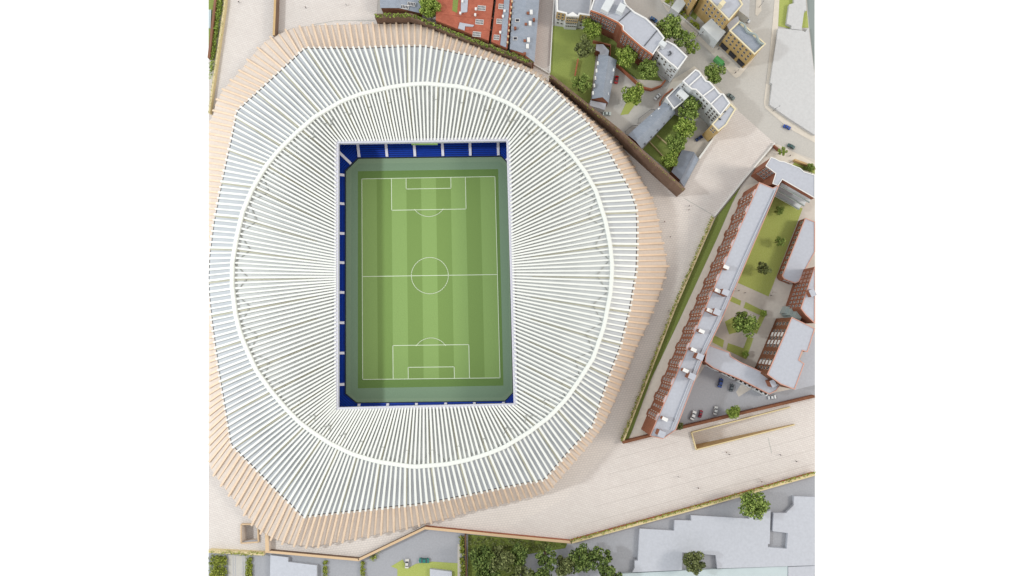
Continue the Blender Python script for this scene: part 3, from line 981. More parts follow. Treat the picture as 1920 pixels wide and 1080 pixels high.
# ------------------------------------------------------------------ ramps
def ramp(name, label, rect, rin, depth_l, depth_r, cap, wallm):
    c = sum((U(*p) for p in rin), Vector()) / 4
    r = thing(name, label, 'ramp', (c.x, c.y, 0))
    I = [U(*p) for p in rin]
    zb = [-depth_l, -depth_r, -depth_r, -depth_l]
    bm = bmesh.new()
    B = [bm.verts.new((I[i].x, I[i].y, zb[i])) for i in range(4)]
    f = bm.faces.new(B); f.normal_update()
    if f.normal.z < 0: f.normal_flip()
    part('ramp_floor', bm, M['paving'], r)
    for i in range(4):
        j = (i + 1) % 4
        if i == 1 and depth_r < .5: continue
        bm = bmesh.new()
        bm.faces.new([bm.verts.new(v) for v in ((I[i].x, I[i].y, zb[i]), (I[j].x, I[j].y, zb[j]), (I[j].x, I[j].y, 1.1), (I[i].x, I[i].y, 1.1))])
        part('side_wall', bm, wallm, r, recalc=True)
        d = (I[j] - I[i]).normalized(); n = Vector((d.y, -d.x, 0))
        if n.dot((I[i] + I[j]) / 2 - c) < 0: n = -n
        bm = bmesh.new()
        bm_beam(bm, [I[i] + n * .27 - d * .3 + Vector((0, 0, 1.2)), I[j] + n * .27 + d * .3 + Vector((0, 0, 1.2))], .5, 1.19)
        part('coping', bm, cap, r, recalc=True)
    return r
ramp('access_ramp', 'long sunken paved ramp with buff coping beside the brick boundary wall', RAMP, RAMP_IN, 8.0, .01, M['coping_y'], M['tan'])
ramp('stair_pit', 'small sunken paved pit with tan walls by the lower left timber fins', PIT, PIT, 4.0, 4.0, M['coping_t'], M['facade'])

# ------------------------------------------------------------------ walls and hedges
wallrun('garden_wall', 'dark brown wall topped with green planting behind the stadium and the orange roofs', [(703, 29.5), (770, 28.5), (860, 66), (998, 117.5)], 8, 2.3, M['brick_w'], plant=M['leaf_a'], dens=16, plant_w=1.7, leaf=.45)
wallrun('garden_wall', 'tall brown brick wall with ivy patches between the stadium fins and the slate cottages', [(1032, 141), (1160, 243.5), (1284, 356)], 12.5, 1.4, M['brick_w'], plant=M['leaf_h'], dens=3, plant_w=1.2, leaf=.32, side_plant=-.6)
wallrun('garden_wall', 'thin brown wall at the top left lawn edge', [(408, -50), (402, 10), (391, 108)], 3, 1.2, M['brick_b'])
shrubbery('hedge', 'dense green hedge between brown wall and buff coping at the top left', [(410, -50), (421, -50), (418, 8), (406, 90), (399, 140), (397, 150), (397, 100), (405, 10)], 2.2, 3.0, .8, 'leaf_a')
wallrun('coping_wall', 'narrow buff coping along the top left hedge', [(424, -50), (421, 8), (409, 90), (398, 165), (392, 212)], 2.2, .9, M['coping_y'], plant=M['leaf_h'], dens=4, plant_w=1.2, leaf=.3)
wallrun('step_wall', 'straight buff wall with brown side crossing the upper left paving', [(517, -50), (515, 20), (513, 66)], 4.5, 1.0, M['brick_w'], cap=M['tan'])
wallrun('step_wall', 'short brown step wall beside the small sunken pit', [(500, 1000), (501, 1034)], 3.0, 1.6, M['facade'], cap=M['coping_t'])
wallrun('hedge_wall', 'long buff wall with clipped yellow green hedge beside the brick mansion terrace', [(1339, 408), (1264, 582), (1168, 829)], 2.2, .9, M['coping_y'], plant=M['leaf_h'], dens=10, plant_w=.9, leaf=.4, side_plant=-1.0, cat='hedge wall')
wallrun('white_kerb_wall', 'white kerb wall from the road corner down to the long hedge', [(1453, 268), (1396, 335), (1339, 406)], 1.2, .75, M['kerb'])
wallrun('white_kerb_wall', 'white kerb wall between the blue car yard and the buff forecourt', [(1346, 248), (1311, 297)], 2.5, .9, M['kerb'])
wallrun('white_kerb_wall', 'white kerb along the walkway and green lawn above the stadium', [(1041, -40), (1036, 40), (1031, 136)], 1.0, .6, M['kerb'])
wallrun('white_kerb_wall', 'short white kerb at the foot of the walkway above the stadium', [(1000, 119), (1030, 137)], 1.0, .6, M['kerb'])
wallrun('brick_boundary_wall', 'red brown brick boundary wall between the car park and the buff plaza', [(1266, 805), (1400, 773), (1528, 743)], 3.2, 1.1, M['brick'], cap=M['brick_b'])
wallrun('brick_boundary_wall', 'short red brown brick wall at the foot of the long terrace', [(1168, 830), (1232, 814)], 3.2, 1.1, M['brick'], cap=M['brick_b'])
wallrun('hedge_wall', 'long buff wall with green trailing hedge along the lower right plaza edge', [(1528, 889), (1300, 954), (1070, 1017)], 2.6, 1.3, M['brick_o'], cap=M['coping_y'], plant=M['leaf_h'], dens=9, plant_w=1.0, leaf=.38, side_plant=-.8, cat='hedge wall')
wallrun('parapet_wall', 'tan parapet wall above the dark rough grass and tree clump', [(1072, 1017), (930, 1003.5), (796, 990)], 2.6, 1.1, M['brick_o'], cap=M['coping_t'])
wallrun('parapet_wall', 'slanting tan parapet above the lower asphalt yard', [(797, 990), (672, 1050)], 2.4, 1.0, M['brick_w'], cap=M['coping_t'])
wallrun('parapet_wall', 'tan parapet wall above the pale lower left massing block', [(673, 1050), (497, 1034)], 2.4, 1.0, M['brick_w'], cap=M['coping_t'])
wallrun('hedge_wall', 'mossy buff wall with hedge above the railway track', [(495, 1039), (391, 1034)], 2.4, 1.4, M['coping_y'], plant=M['leaf_h'], dens=10, plant_w=1.6, leaf=.36, cat='hedge wall')
wallrun('timber_fence', 'thin brown fence beside the dark tree clump', [(872, 1003), (874, 1060), (875, 1130)], 2.5, .5, M['fence_b'], cat='fence')
wallrun('garden_wall', 'curved orange brick wall round the garden below the white end house', [(1157, 121), (1176, 137), (1192, 152), (1203, 163), (1222, 167), (1240, 160), (1248, 150)], 2.2, .8, M['brick_o'])
wallrun('garden_wall', 'low orange brick wall across the lawn behind the left slate cottage', [(1112, 76), (1145, 84), (1144, 104)], 2.4, .6, M['brick_o'])
wallrun('garden_wall', 'low orange brick wall dividing the green lawn', [(1084, 110), (1078, 142)], 2.0, .7, M['brick_o'])
wallrun('garden_wall', 'curved brick kerb wall at the corner of the white villa', [(1238, 206), (1238, 190), (1246, 178), (1262, 166)], 1.6, .6, M['brick_o'])
wallrun('garden_wall', 'pale garden partition across the deep green lawn', [(1232, 253), (1258, 275)], 1.2, .3, M['coping_y'])
wallrun('garden_wall', 'second pale garden partition nearer the ivy wall', [(1218, 265), (1246, 295)], 1.2, .3, M['coping_y'])
wallrun('garden_wall', 'brick wall at the road corner beside the small tree', [(1451, 272), (1462, 281)], 2.2, .7, M['brick'])
wallrun('garden_wall', 'tan wall round the front lawn by the right road', [(1490, 299), (1525, 312), (1528, 318)], 2.2, .9, M['tan'])
wallrun('front_wall', 'white front wall of the first yellow villa garden', [(1244, 4), (1257, 12)], 1.2, .6, M['kerb'])
wallrun('front_wall', 'white front wall along the pavement before the hedges', [(1270, 24), (1289, 40), (1328, 74)], 1.2, .6, M['kerb'])

shrubbery('undergrowth', 'dark rough undergrowth below the tan parapet wall', [(878, 1004), (1062, 1020), (985, 1036), (880, 1040)], 1.0, .9, .6, 'leaf_c', kind='stuff', cat='undergrowth', dens=8)
shrubbery('bush', 'large green bush mass at the bottom left corner beside the track', [(396, 1041), (426, 1042), (427, 1130), (396, 1130)], 1.6, 2.4, .9, 'leaf_h', cat='bush')
shrubbery('hedge', 'narrow green hedge on the right side of the railway track', [(463, 1044), (473, 1044), (473, 1130), (464, 1130)], 1.2, 3.0, .75, 'leaf_h')
shrubbery('hedge', 'thin green hedge strip beside the pale lower left block', [(608, 1050), (613, 1050), (612, 1130), (607, 1130)], 1.2, 3.0, .75, 'leaf_h')
shrubbery('hedge', 'thin green hedge strip at the parapet corner', [(678, 1052), (683, 1050), (683, 1130), (679, 1130)], 1.2, 3.0, .75, 'leaf_h')
shrubbery('hedge', 'small green bush under the slanting parapet', [(694, 1042), (711, 1034), (710, 1048), (696, 1050)], 1.2, 1.0, .8, 'leaf_h')
shrubbery('hedge', 'upright green hedge between lower yard and brown fence', [(863, 1004), (870, 1004), (874, 1130), (866, 1130)], 1.2, 3.0, .75, 'leaf_h')
shrubbery('hedge', 'clipped bright hedge in front of the first yellow villa', [(1250, -4), (1263, 2), (1259, 11), (1246, 5)], 1.4, 1.1, .8, 'leaf_y', dens=20)
shrubbery('hedge', 'clipped bright hedge between the white porch and alley grass', [(1274, 17), (1292, 31), (1287, 38), (1270, 23)], 1.4, 1.1, .8, 'leaf_y', dens=20)
shrubbery('hedge', 'clipped bright hedge below the tall yellow house', [(1296, 38), (1312, 51), (1307, 57), (1291, 44)], 1.4, 1.1, .8, 'leaf_y', dens=20)
shrubbery('hedge', 'clipped bright hedge beside the white porch block', [(1314, 53), (1334, 70), (1328, 75), (1309, 59)], 1.4, 1.1, .8, 'leaf_y', dens=20)
shrubbery('hedge', 'small hedge box between white porch and shopfronts', [(1338, 73), (1346, 77), (1342, 84), (1335, 80)], 1.4, 1.1, .8, 'leaf_y', dens=20)
shrubbery('hedge', 'small rounded shrubs on the front lawn by the right road', [(1496, 308), (1515, 314), (1522, 324), (1500, 318)], .5, 1.4, 1.0, 'leaf_b')
shrubbery('hedge', 'narrow planting behind the white villa near the road', [(1338, 168), (1348, 176), (1346, 180), (1336, 172)], .8, 1.2, .8, 'leaf_b')

# ================================================================== NORTH BUILDINGS
b = gable('slate_house', 'slate roofed house with roof windows at the top beside the round tree', 'house', [(713, -50), (790, -50), (788, 24), (714, 14)], 6.5, [(748, -50), (748, 14)], 8.0, M['brick_b'], M['slate'])
def skylights(parent, px, py, z, cols, rows, w=.55, h=1.6, ang=0.0, gap=.25, m=None):
    c = U(px, py, z)
    ax = Vector((math.cos(ang), math.sin(ang), 0)); ay = Vector((-ax.y, ax.x, 0))
    bm = bmesh.new()
    W = cols * (w + gap) + gap; Hh = rows * (h + gap) + gap
    bm_box(bm, Vector((c.x, c.y, 0)), ax, ay, W/2, Hh/2, z - .25, z, 0)
    for i in range(cols):
        for j in range(rows):
            q = c + ax * (-W/2 + gap + w/2 + i * (w + gap)) + ay * (-Hh/2 + gap + h/2 + j * (h + gap))
            bm_box(bm, Vector((q.x, q.y, 0)), ax, ay, w/2, h/2, z - .02, z + .03, 1)
    part('skylight', bm, [M['frame'], M['pane']], parent)
skylights(b, 759, 13, 8.0, 5, 1, ang=-.15); skylights(b, 771, 7.5, 8.0, 5, 1, ang=-.15)

def ridge_tiles(parent, pts, z, w=.35):
    bm = bmesh.new(); bm_beam(bm, [U(*p, z + .12) for p in pts], w, .16); part('ridge', bm, M['tile'], parent, recalc=True)
b = block('tiled_house', 'wide orange tiled house with dark roof windows behind the planted wall', 'house', [(820, -50), (931, -50), (916, 76), (868, 58), (817, 38)], 8.5, M['brick_o'], M['tile'])
for x, y in ((903, 15), (899, 41), (894, 64)): skylights(b, x, y, 8.75, 6, 2, .42, 1.0, ang=-.1)
for x, y in ((892, 16), (891, 27), (863, 24), (867, 2)): chim(b, x, y, 8.5, 1.3, .4, .55, m=M['white'])
ridge_tiles(b, [(827, 26), (900, 34), (924, 34)], 8.5); ridge_tiles(b, [(868, 56), (921, 56)], 8.5)
bm = bmesh.new(); P = ccw([U(*p, 8.9) for p in ((862, 42), (889, 47), (886, 50), (872, 49), (871, 57), (859, 53))]); bm_prism(bm, P, 8.4, 8.95, 0, 0); part('flat_dormer', bm, M['roof'], b)
bm = bmesh.new(); P = ccw([U(*p, 8.9) for p in ((865, -40), (880, -40), (876, 22), (864, 24))]); bm_prism(bm, P, 8.4, 8.9, 0, 0); part('flat_dormer', bm, M['roof'], b)
bm = bmesh.new(); P = ccw([U(*p, 8.6) for p in ((851, -30), (862, -30), (857, 24), (848, 20))]); bm_prism(bm, P, 8.3, 8.56, 0, 0); part('roof_garden', bm, M['lawn_d'], b)
b = block('tiled_house', 'narrow orange tiled house with slate strip between two dark alleys', 'house', [(936, -50), (965, -50), (951, 91), (921, 78)], 8.5, M['brick_o'], M['tile'])
for x, y in ((940, 12), (936, 40), (931, 70)): skylights(b, x, y, 8.75, 4, 2, .42, 1.0, ang=-.1)
bm = bmesh.new(); P = ccw([U(*p, 8.8) for p in ((949, -45), (959, -45), (949, 89), (938, 84))]); bm_prism(bm, P, 8.4, 8.85, 0, 0); part('slate_strip', bm, M['slate'], b)
for k in range(8): chim(b, 960 - k * 1.2, 2 + k * 11, 8.6, 1.0, .3, .4, m=M['tan'], cap=M['coping_t'])
for x, y in ((946, 20), (943, 30), (938, 60)): chim(b, x, y, 8.5, 1.2, .4, .55, m=M['white'])
b = gable('slate_house', 'slate gabled house with white dormers beside the upper walkway', 'house', [(966, -50), (1014, -50), (1001, 116), (957, 91)], 8.0, [(990, -50), (980, 98)], 9.8, M['brick_o'], M['slate'])
for x, y in ((996, 22), (994, 43), (991, 74), (989, 86)):
    c = U(x, y, 10.2); bm = bmesh.new()
    bm_box(bm, Vector((c.x, c.y, 0)), Vector((1, 0, 0)), Vector((0, 1, 0)), .75, 1.2, 8.2, 10.1, 0); part('dormer', bm, M['white_par'], b)
for x, y in ((990, 24), (986, 45), (984, 76), (984, 100), (1001, 36), (966, 52)): chim(b, x, y, 8.8, 1.6, .55, .55, m=M['brick'], cap=M['brick'])
for x, y in ((970, 38), (966, 72)): skylights(b, x, y, 9.3, 1, 1, 1.8, 1.3)

b = block('cream_villa', 'cream and white villa with grey roof above the green lawn', 'house', [(1042, -50), (1116, -50), (1106, 29), (1087, 26), (1085, 30.5), (1062, 29), (1061, 25), (1044, 21)], 13, M['white'], M['roof_d'], M['white_par'], pw=.7)
bm = bmesh.new()
for (p, q) in (((1044, 21), (1061, 25)), ((1062, 29), (1085, 30.5)), ((1087, 26), (1106, 29))):
    a, c = U(*p, 13), U(*q, 13); a.z = c.z = 0
    nrm = Vector((0, -.07, 0))
    bm.faces.new([bm.verts.new(v + nrm + Vector((0, 0, z))) for v, z in ((a, 6.5), (c, 6.5), (c, 12.6), (a, 12.6))])
part('cream_band', bm, M['yellow'], b)
bm = bmesh.new(); P = ccw([Vector((*U(*p, 13.8).xy, 0)) for p in ((1061, 29), (1086, 30.5), (1074, 22))]); bm_prism(bm, P, 12.6, 13.8, 0, 0); part('pediment', bm, M['white_par'], b)
windows(b, (1044, 21), (1061, 25), 13, 2, [3, 6, 8.6, 11], 1.0, 1.5); windows(b, (1062, 29), (1085, 30.5), 13, 5, [3.4, 6, 8.6, 11], .8, 1.5, m0=.05, m1=.05); windows(b, (1087, 26), (1106, 29), 13, 2, [3, 6, 8.6, 11], 1.0, 1.5, m0=.15, m1=.15)

b = block('mansion_terrace', 'long red brick mansion terrace with grey flat roof and white roof huts', 'terrace', [(1107, 19), (1128, -50), (1165, -50), (1172, 4), (1176, 10), (1190, 22), (1212, 34), (1234, 55), (1246, 71), (1224, 103), (1203, 88), (1167, 56), (1168, 49), (1159, 42), (1130, 28)], 16.5, M['brick'], M['roof'], M['white_par'])
for (p, q, n) in (((1107, 19), (1130, 28), 4), ((1130, 28), (1159, 42), 5), ((1167, 56), (1203, 88), 6), ((1203, 88), (1224, 103), 3)):
    windows(b, p, q, 16.5, n, [14.9, 12.2, 9.5, 6.8], .95, 1.35, m0=.03, m1=.03)
bm = bmesh.new(); bm_beam(bm, [U(*p, 16.56) for p in ((1107.5, 19.5), (1130, 28), (1159, 42.5), (1166, 49.5), (1167, 57), (1203, 88.5), (1223.5, 103))], .75, .5); part('brick_coping', bm, M['brick_o'], b, recalc=True)
for (x0, y0, w_, l_) in ((1141, 5, 2.0, 4.5), (1165, 14, 1.7, 2.3)):
    c = U(x0, y0, 19); bm = bmesh.new(); ang = math.radians(62)
    ax = Vector((math.cos(ang), math.sin(ang), 0)); bm_box(bm, Vector((c.x, c.y, 0)), ax, Vector((-ax.y, ax.x, 0)), l_, w_, 15.8, 18.8); part('roof_hut', bm, M['white'], b)
bm = bmesh.new(); bm_beam(bm, [U(1159, 41, 16.3), U(1185, 18, 16.3)], .35, .4); part('roof_joint', bm, M['metal'], b, recalc=True)
bm = bmesh.new(); bm_beam(bm, [U(1208, 86, 16.3), U(1232, 57, 16.3)], .35, .4); part('roof_joint', bm, M['metal'], b, recalc=True)
b = block('white_end_house', 'white rendered house ending the red brick terrace', 'house', [(1231, 95), (1250, 76), (1266, 84), (1289, 106), (1271, 130), (1262, 122), (1255, 117)], 15, M['white'], M['roof'], M['white_par'])
windows(b, (1231, 95), (1255, 117), 15, 3, [13, 10.4, 7.6], 1.0, 1.5, style='d', m0=.1, skip=((1, 1), (2, 2))); windows(b, (1255, 117), (1271, 130), 15, 3, [13, 11, 9, 7, 5], 1.0, 1.0, style='d', skip=((0, 1), (1, 0), (2, 2), (3, 1)))
c = U(1243, 81, 17.5); bm = bmesh.new(); ang = math.radians(-40); ax = Vector((math.cos(ang), math.sin(ang), 0)); bm_box(bm, Vector((c.x, c.y, 0)), ax, Vector((-ax.y, ax.x, 0)), 1.7, 1.2, 14.4, 17.5); part('roof_hut', bm, M['white'], b)
bm = bmesh.new(); bm_beam(bm, [U(1256, 95, 15.4), U(1259, 100, 15.4), U(1254, 103, 15.4)], .5, .9); part('roof_pipe', bm, M['metal'], b, recalc=True)

b = gable('slate_cottage', 'long slate roofed cottage with brick gable beside the red car', 'house', [(1123, 104), (1155, 114), (1140, 192), (1111, 185)], 5.5, [(1141, 106), (1130, 181)], 8.6, M['brick'], M['slate'])
for k in range(5):
    c = U(1121 - k * 2.2, 118 + k * 14, 6.4); bm = bmesh.new(); bm_box(bm, Vector((c.x, c.y, 0)), Vector((1, 0, 0)), Vector((0, 1, 0)), .4, .95, 4.6, 6.35); part('dormer', bm, M['white_par'], b)
for k in range(3): chim(b, 1150 - k * 5, 131 + k * 22, 5.6, .8, .3, .7, m=M['white'])
bm = bmesh.new(); P = ccw([U(*p, 5.2) for p in ((1118, 83), (1131, 83), (1142, 95), (1140, 106), (1124, 105), (1125, 97), (1117, 94))]); bm_prism(bm, P, 0, 5.2, 1, 0); part('annexe', bm, [M['brick'], M['roof']], b)
bm = bmesh.new(); P = ccw([U(*p, 4.0) for p in ((1107, 188), (1137, 194), (1134, 206), (1106, 198))]); bm_prism(bm, P, 0, 4.0, 1, 0); part('porch', bm, [M['white'], M['mass']], b)

b = gable('slate_cottage', 'long slate roofed cottage between the paved yard and the tree row', 'house', [(1247, 192), (1265, 212), (1203, 277), (1179, 253)], 5.5, [(1259, 198), (1193, 264)], 8.6, M['brick'], M['slate'])
for k in range(5): chim(b, 1256 - k * 11.8, 218 + k * 12.8, 5.6, .7, .4, .4, m=M['metal'], cap=M['metal'])
for k in range(4): chim(b, 1236 - k * 13, 205 + k * 14, 5.6, .8, .5, .7, m=M['white'])
for (q, l) in (([(1228, 206), (1222, 204), (1198, 222), (1196, 230), (1202, 231)], 'dark metal railing loop at the end of the slate cottage nearest the yard entrance'), ([(1196, 235), (1186, 235), (1173, 246), (1173, 252), (1180, 252)], 'small dark metal railing loop beside the ivy wall')):
    bm = bmesh.new(); P = [U(*p, 1.1) for p in q]; bm_beam(bm, P, .14, .14)
    for p in P: bm_box(bm, Vector((p.x, p.y, 0)), Vector((1, 0, 0)), Vector((0, 1, 0)), .06, .06, 0, 1.0)
    single('metal_railing', bm, M['metal'], l, 'railing', recalc=True)

b = block('white_villa_row', 'white villa row with stepped parapets and grey roofs behind the tree row', 'terrace', [(1280, 152), (1304, 130), (1311, 133), (1324, 151), (1331, 153), (1350, 175), (1357, 176), (1369, 193), (1351, 216), (1333, 196), (1305, 168), (1297, 167)], 16, M['white'], M['roof'], M['white_par'], pw=.5)
for (p, q) in (((1293, 160), (1315, 140)), ((1318, 180), (1341, 163)), ((1333, 195), (1353, 176))):
    bm = bmesh.new(); bm_beam(bm, [U(*p, 16.3), U(*q, 16.3)], .6, .9); part('party_wall', bm, M['white_par'], b, recalc=True)
windows(b, (1305, 168), (1333, 196), 16, 4, [14, 11, 8.2], 1.0, 1.5, style='d', skip=((1, 0), (2, 2))); windows(b, (1333, 196), (1351, 216), 16, 3, [14, 11.4, 9, 6.6], 1.1, 1.5, style='d'); windows(b, (1281, 153), (1297, 166), 16, 3, [14, 12], .9, 1.3, style='d')
b2 = block('white_rear_wing', 'low white rear wing with sunken grey roof beside the white villa row', 'house', [(1249, 183), (1262, 170), (1276, 156), (1300, 176), (1284, 188), (1264, 204)], 10, M['white'], M['roof_d'], M['white_par'], pw=.5)
windows(b2, (1249, 183), (1264, 204), 10, 3, [8, 5.6, 3.2], 1.0, 1.4, style='d', skip=((0, 0), (1, 2)))
c = U(1281, 176, 13); bm = bmesh.new(); ang = math.radians(-45); ax = Vector((math.cos(ang), math.sin(ang), 0)); ay = Vector((-ax.y, ax.x, 0)); bm_box(bm, Vector((c.x, c.y, 0)), ax, ay, 2.8, 1.6, 9, 12.6); o = part('stair_tower', bm, M['white'], b2)
for k in (-1, 0, 1):
    q = Vector((c.x, c.y, 11)) + ax * k * 1.6 - ay * 1.63; place_window(b2, window_mesh(.7, 1.6, 'd'), q, -ay)
b = block('yellow_end_house', 'yellow brick end house with grey roof at the buff forecourt', 'house', [(1351, 216), (1370, 194), (1380, 204), (1362, 234), (1347, 246), (1335, 233)], 15.5, M['yellow'], M['roof'], M['cream_par'])
windows(b, (1335.5, 233.5), (1347, 245.5), 15.5, 2, [13.4, 11], .9, 1.4, m0=.15, m1=.15)
bm = bmesh.new(); bm_beam(bm, [U(1352, 213, 15.6), U(1361, 208, 15.6)], .5, .9); part('roof_pipe', bm, M['metal'], b, recalc=True)
bm = bmesh.new(); bm_beam(bm, [U(1347, 221, 15.6), U(1352, 224, 15.6)], .5, .9); part('roof_pipe', bm, M['metal'], b, recalc=True)

b = block('lean_to', 'dark slate workshop roof by the corner of the ivy wall', 'shed', [(1259, 322), (1279, 281), (1302, 285), (1276, 338)], 4.5, M['brick_b'], M['slate_d'])
b = block('lean_to', 'narrow pale slate lean-to along the buff forecourt edge', 'shed', [(1302, 286), (1310, 299), (1283, 350), (1275, 339)], 3.0, M['mass'], M['slate'])

b = block('yellow_house', 'tall yellow brick house with grey roof and cream chimney near the top', 'house', [(1319, -12), (1340, -50), (1372, -30), (1393, 8), (1367, 38)], 16, M['yellow'], M['roof'], M['cream_par'])
windows(b, (1319, -12), (1367, 38), 16, 6, [14, 10.6, 7.2], 1.0, 1.6, m0=.15, m1=.04); chim(b, 1355, 5, 16, 3, 1.3, 1.0, .8, m=M['cream_par'], cap=M['cream_par'])
b = block('white_porch_block', 'white rendered porch block between the two yellow houses', 'porch', [(1316, 50), (1334, 34), (1361, 60), (1346, 78), (1338, 72)], 7, M['white'], M['white'], None)
windows(b, (1316, 50), (1346, 78), 7, 3, [4.4], 1.0, 1.6, style='d'); 
b = block('yellow_shop_house', 'yellow brick corner house with curved parapet and dark shopfronts behind the green van', 'shop house', [(1368, 57), (1387, 39), (1436, 82), (1415, 102)], 15, M['yellow'], M['slate'], M['cream_par'], ph=1.2)
windows(b, (1368, 57), (1415, 102), 15, 6, [13.2, 10.4, 7.4], 1.05, 1.5, style='t', m0=.03, m1=.03)
a, c = U(1368, 57, 15), U(1415, 102, 15); d = Vector((c.x - a.x, c.y - a.y, 0)).normalized(); n = Vector((d.y, -d.x, 0)); n = n if n.x < 0 else -n; Ls = (Vector((c.x, c.y, 0)) - Vector((a.x, a.y, 0))).length
for k, t in enumerate((.16, .50, .84)):
    q = Vector((a.x, a.y, 0)) + d * Ls * t
    bm = bmesh.new(); bm_box(bm, q + n * .25, d, n, 2.1, .3, 1.0, 3.6, 0); sh = part('shopfront', bm, M['shop'], b)
    bm = bmesh.new(); bm_box(bm, q + n * .35, d, n, 2.3, .5, 3.6, 4.0, 0); part('fascia', bm, M['shop'], sh)
pts = []
for k in range(25):
    t = k / 24; pts.append(U(1388 + 46 * t + 1.8 * math.sin(t * 6.283 * 2) - 1, 41 + 41 * t + 1.8 * math.sin(t * 6.283 * 2 + 3.1), 15.3))
bm = bmesh.new(); bm_beam(bm, pts, .7, 1.3); part('curved_parapet', bm, M['glass_g'], b, recalc=True)
b = block('link_building', 'low grey link with slate roof between the two yellow houses', 'house', [(1362, 46), (1371, 38), (1384, 30), (1386, 40), (1368, 57)], 5, M['white'], M['roof'], None)
b = block('yellow_villa', 'yellow villa with white porch at the very top of the picture', 'house', [(1272, -55), (1306, 0), (1326, -28), (1300, -60)], 15, M['yellow'], M['roof'], M['cream_par'])
windows(b, (1272, -55), (1306, 0), 15, 4, [13, 10, 7, 4], 1.0, 1.5)
bm = bmesh.new(); P = ccw([Vector((*U(*p, 5).xy, 0)) for p in ((1274, -8), (1288, 4), (1272, 24), (1258, 14))]); bm_prism(bm, P, 0, 5, 0, 0); part('porch', bm, M['white'], b)
b = block('white_corner_block', 'pale grey block with sharp corner beside the white parked car', 'block', [(1383, 18), (1391, 6), (1388, -50), (1408, -50), (1404, 34)], 5, M['white'], M['mass_n'], None)

# massing blocks
block('massing_block', 'large plain pale grey massing block along the upper right edge', 'massing block', [(1459, 53), (1503, 57), (1510, 60), (1516, 52), (1528, 146), (1528, 253), (1478, 221), (1443, 196), (1448, 157), (1444, 155)], 1.6, M['mass_n'], M['mass_n'])
block('massing_block', 'stepped pale grey massing block between two lawn strips at the upper right', 'massing block', [(1490, -50), (1489, 6), (1480, 8), (1475, 44), (1484, 48), (1484, 54), (1503, 56), (1508, 20), (1512, 20), (1508, -50)], 1.8, M['mass_n'], M['mass_n'])
block('massing_block', 'wide stepped pale massing block along the lower right edge', 'massing block', [(1186, 1073), (1190, 1065), (1190, 1051), (1196, 1051), (1199.5, 991), (1264, 995), (1265, 975), (1296, 976), (1296, 966), (1405, 972.5), (1406, 968), (1445, 957), (1443, 1020), (1440, 1020), (1440, 1026),
       (1475, 1029), (1477.5, 999.5), (1449, 996), (1450.5, 962), (1474, 962), (1488, 947.5), (1489, 930.5), (1528, 932), (1528, 1060), (1345, 1066), (1342, 1041), (1279.5, 1036), (1279, 1069)], 1.8, M['mass'], M['mass'])
block('acrylic_block', 'pale translucent strip below the lower right massing block', 'massing block', [(1160, 1076), (1279, 1070), (1345, 1067), (1477, 1062), (1477, 1130), (1160, 1130)], 1.2, M['massglass'], M['massglass'])
block('massing_block', 'plain pale massing block at the bottom right corner', 'massing block', [(1478, 1063), (1528, 1061), (1528, 1130), (1478, 1130)], 1.5, M['mass'], M['mass'])
block('massing_block', 'notched pale massing block at the bottom left', 'massing block', [(507, 1041), (540, 1045), (540, 1053.5), (594, 1060), (594, 1130), (505, 1130)], 1.8, M['mass'], M['mass'])
block('massing_block', 'small pale massing block on the lower lawn', 'massing block', [(806, 1067), (847, 1072), (847, 1130), (806, 1130)], 1.5, M['mass'], M['mass'])
block('massing_block', 'tiny pale blue block on the top left lawn', 'massing block', [(391, 18), (396, 18), (394.5, 52), (391, 52)], 1.0, M['mass'], M['massglass'])

# ================================================================== EAST ESTATE
ZT1 = 19.0
W0, W1 = (1424, 342), (1219, 817)
b = block('mansion_block', 'very long red brick mansion block with bay windows and pale roof beside the hedge', 'mansion block', [W0, (1449, 352.5), (1461, 347), (1404, 480), (1353, 600), (1320, 668), (1267, 806), (1243, 823), W1], ZT1, M['brick'], M['roof'], M['pink_par'], pw=.2, ph=.3)
a, c = U(*W0, ZT1), U(*W1, ZT1); a.z = c.z = 0
d = (c - a); Lw = d.length; d = d / Lw; n = Vector((d.y, -d.x, 0)); n = n if n.x < 0 else -n
NB = 14
rowsz = [17.0, 13.0, 9.0, 5.0]
for k in range(NB):
    t = (k + .62) / NB * .955 * Lw
    q = a + d * t
    P = [q - d * 2.1, q - d * 1.2 + n * .75, q + d * 1.2 + n * .75, q + d * 2.1]
    P = ccw(P)
    bm = bmesh.new(); bm_prism(bm, P, 0, ZT1 - .05, 1, 0)
    for (e0, e1) in ((q - d * 2.1, q - d * 1.2 + n * .75), (q + d * 2.1, q + d * 1.2 + n * .75)):
        m_ = (e0 + e1) / 2; dd = (e1 - e0).normalized(); nn = Vector((dd.y, -dd.x, 0)); nn = nn if nn.dot(m_ - q) > 0 else -nn
        for z in rowsz:
            bm_box(bm, m_ + nn * .02, dd, nn, .3, .04, z - .8, z + .8, 2)
    bay = part('bay_window', bm, [M['brick'], M['roof'], M['frame_tan']], b)
    for z in rowsz:
        place_window(bay, window_mesh(1.3, 1.7), Vector(((q + n * .78).x, (q + n * .78).y, z)), n, 'pane')
    bm = bmesh.new(); PP = [q - d * 2.2 + Vector((0, 0, ZT1 + .02)), q - d * 1.25 + n * .8 + Vector((0, 0, ZT1 + .02)), q + d * 1.25 + n * .8 + Vector((0, 0, ZT1 + .02)), q + d * 2.2 + Vector((0, 0, ZT1 + .02))]
    bm_beam(bm, PP, .2, .3); part('bay_coping', bm, M['pink_par'], bay, recalc=True)
    if k < NB - 1:
        for kk in ((.36, .66) if k < NB - 2 else (.5,)):
            w_ = q + d * (Lw * .955 / NB) * kk + n * .03
            for z in rowsz: place_window(b, window_mesh(1.1, 1.6), Vector((w_.x, w_.y, z - .6)), n)
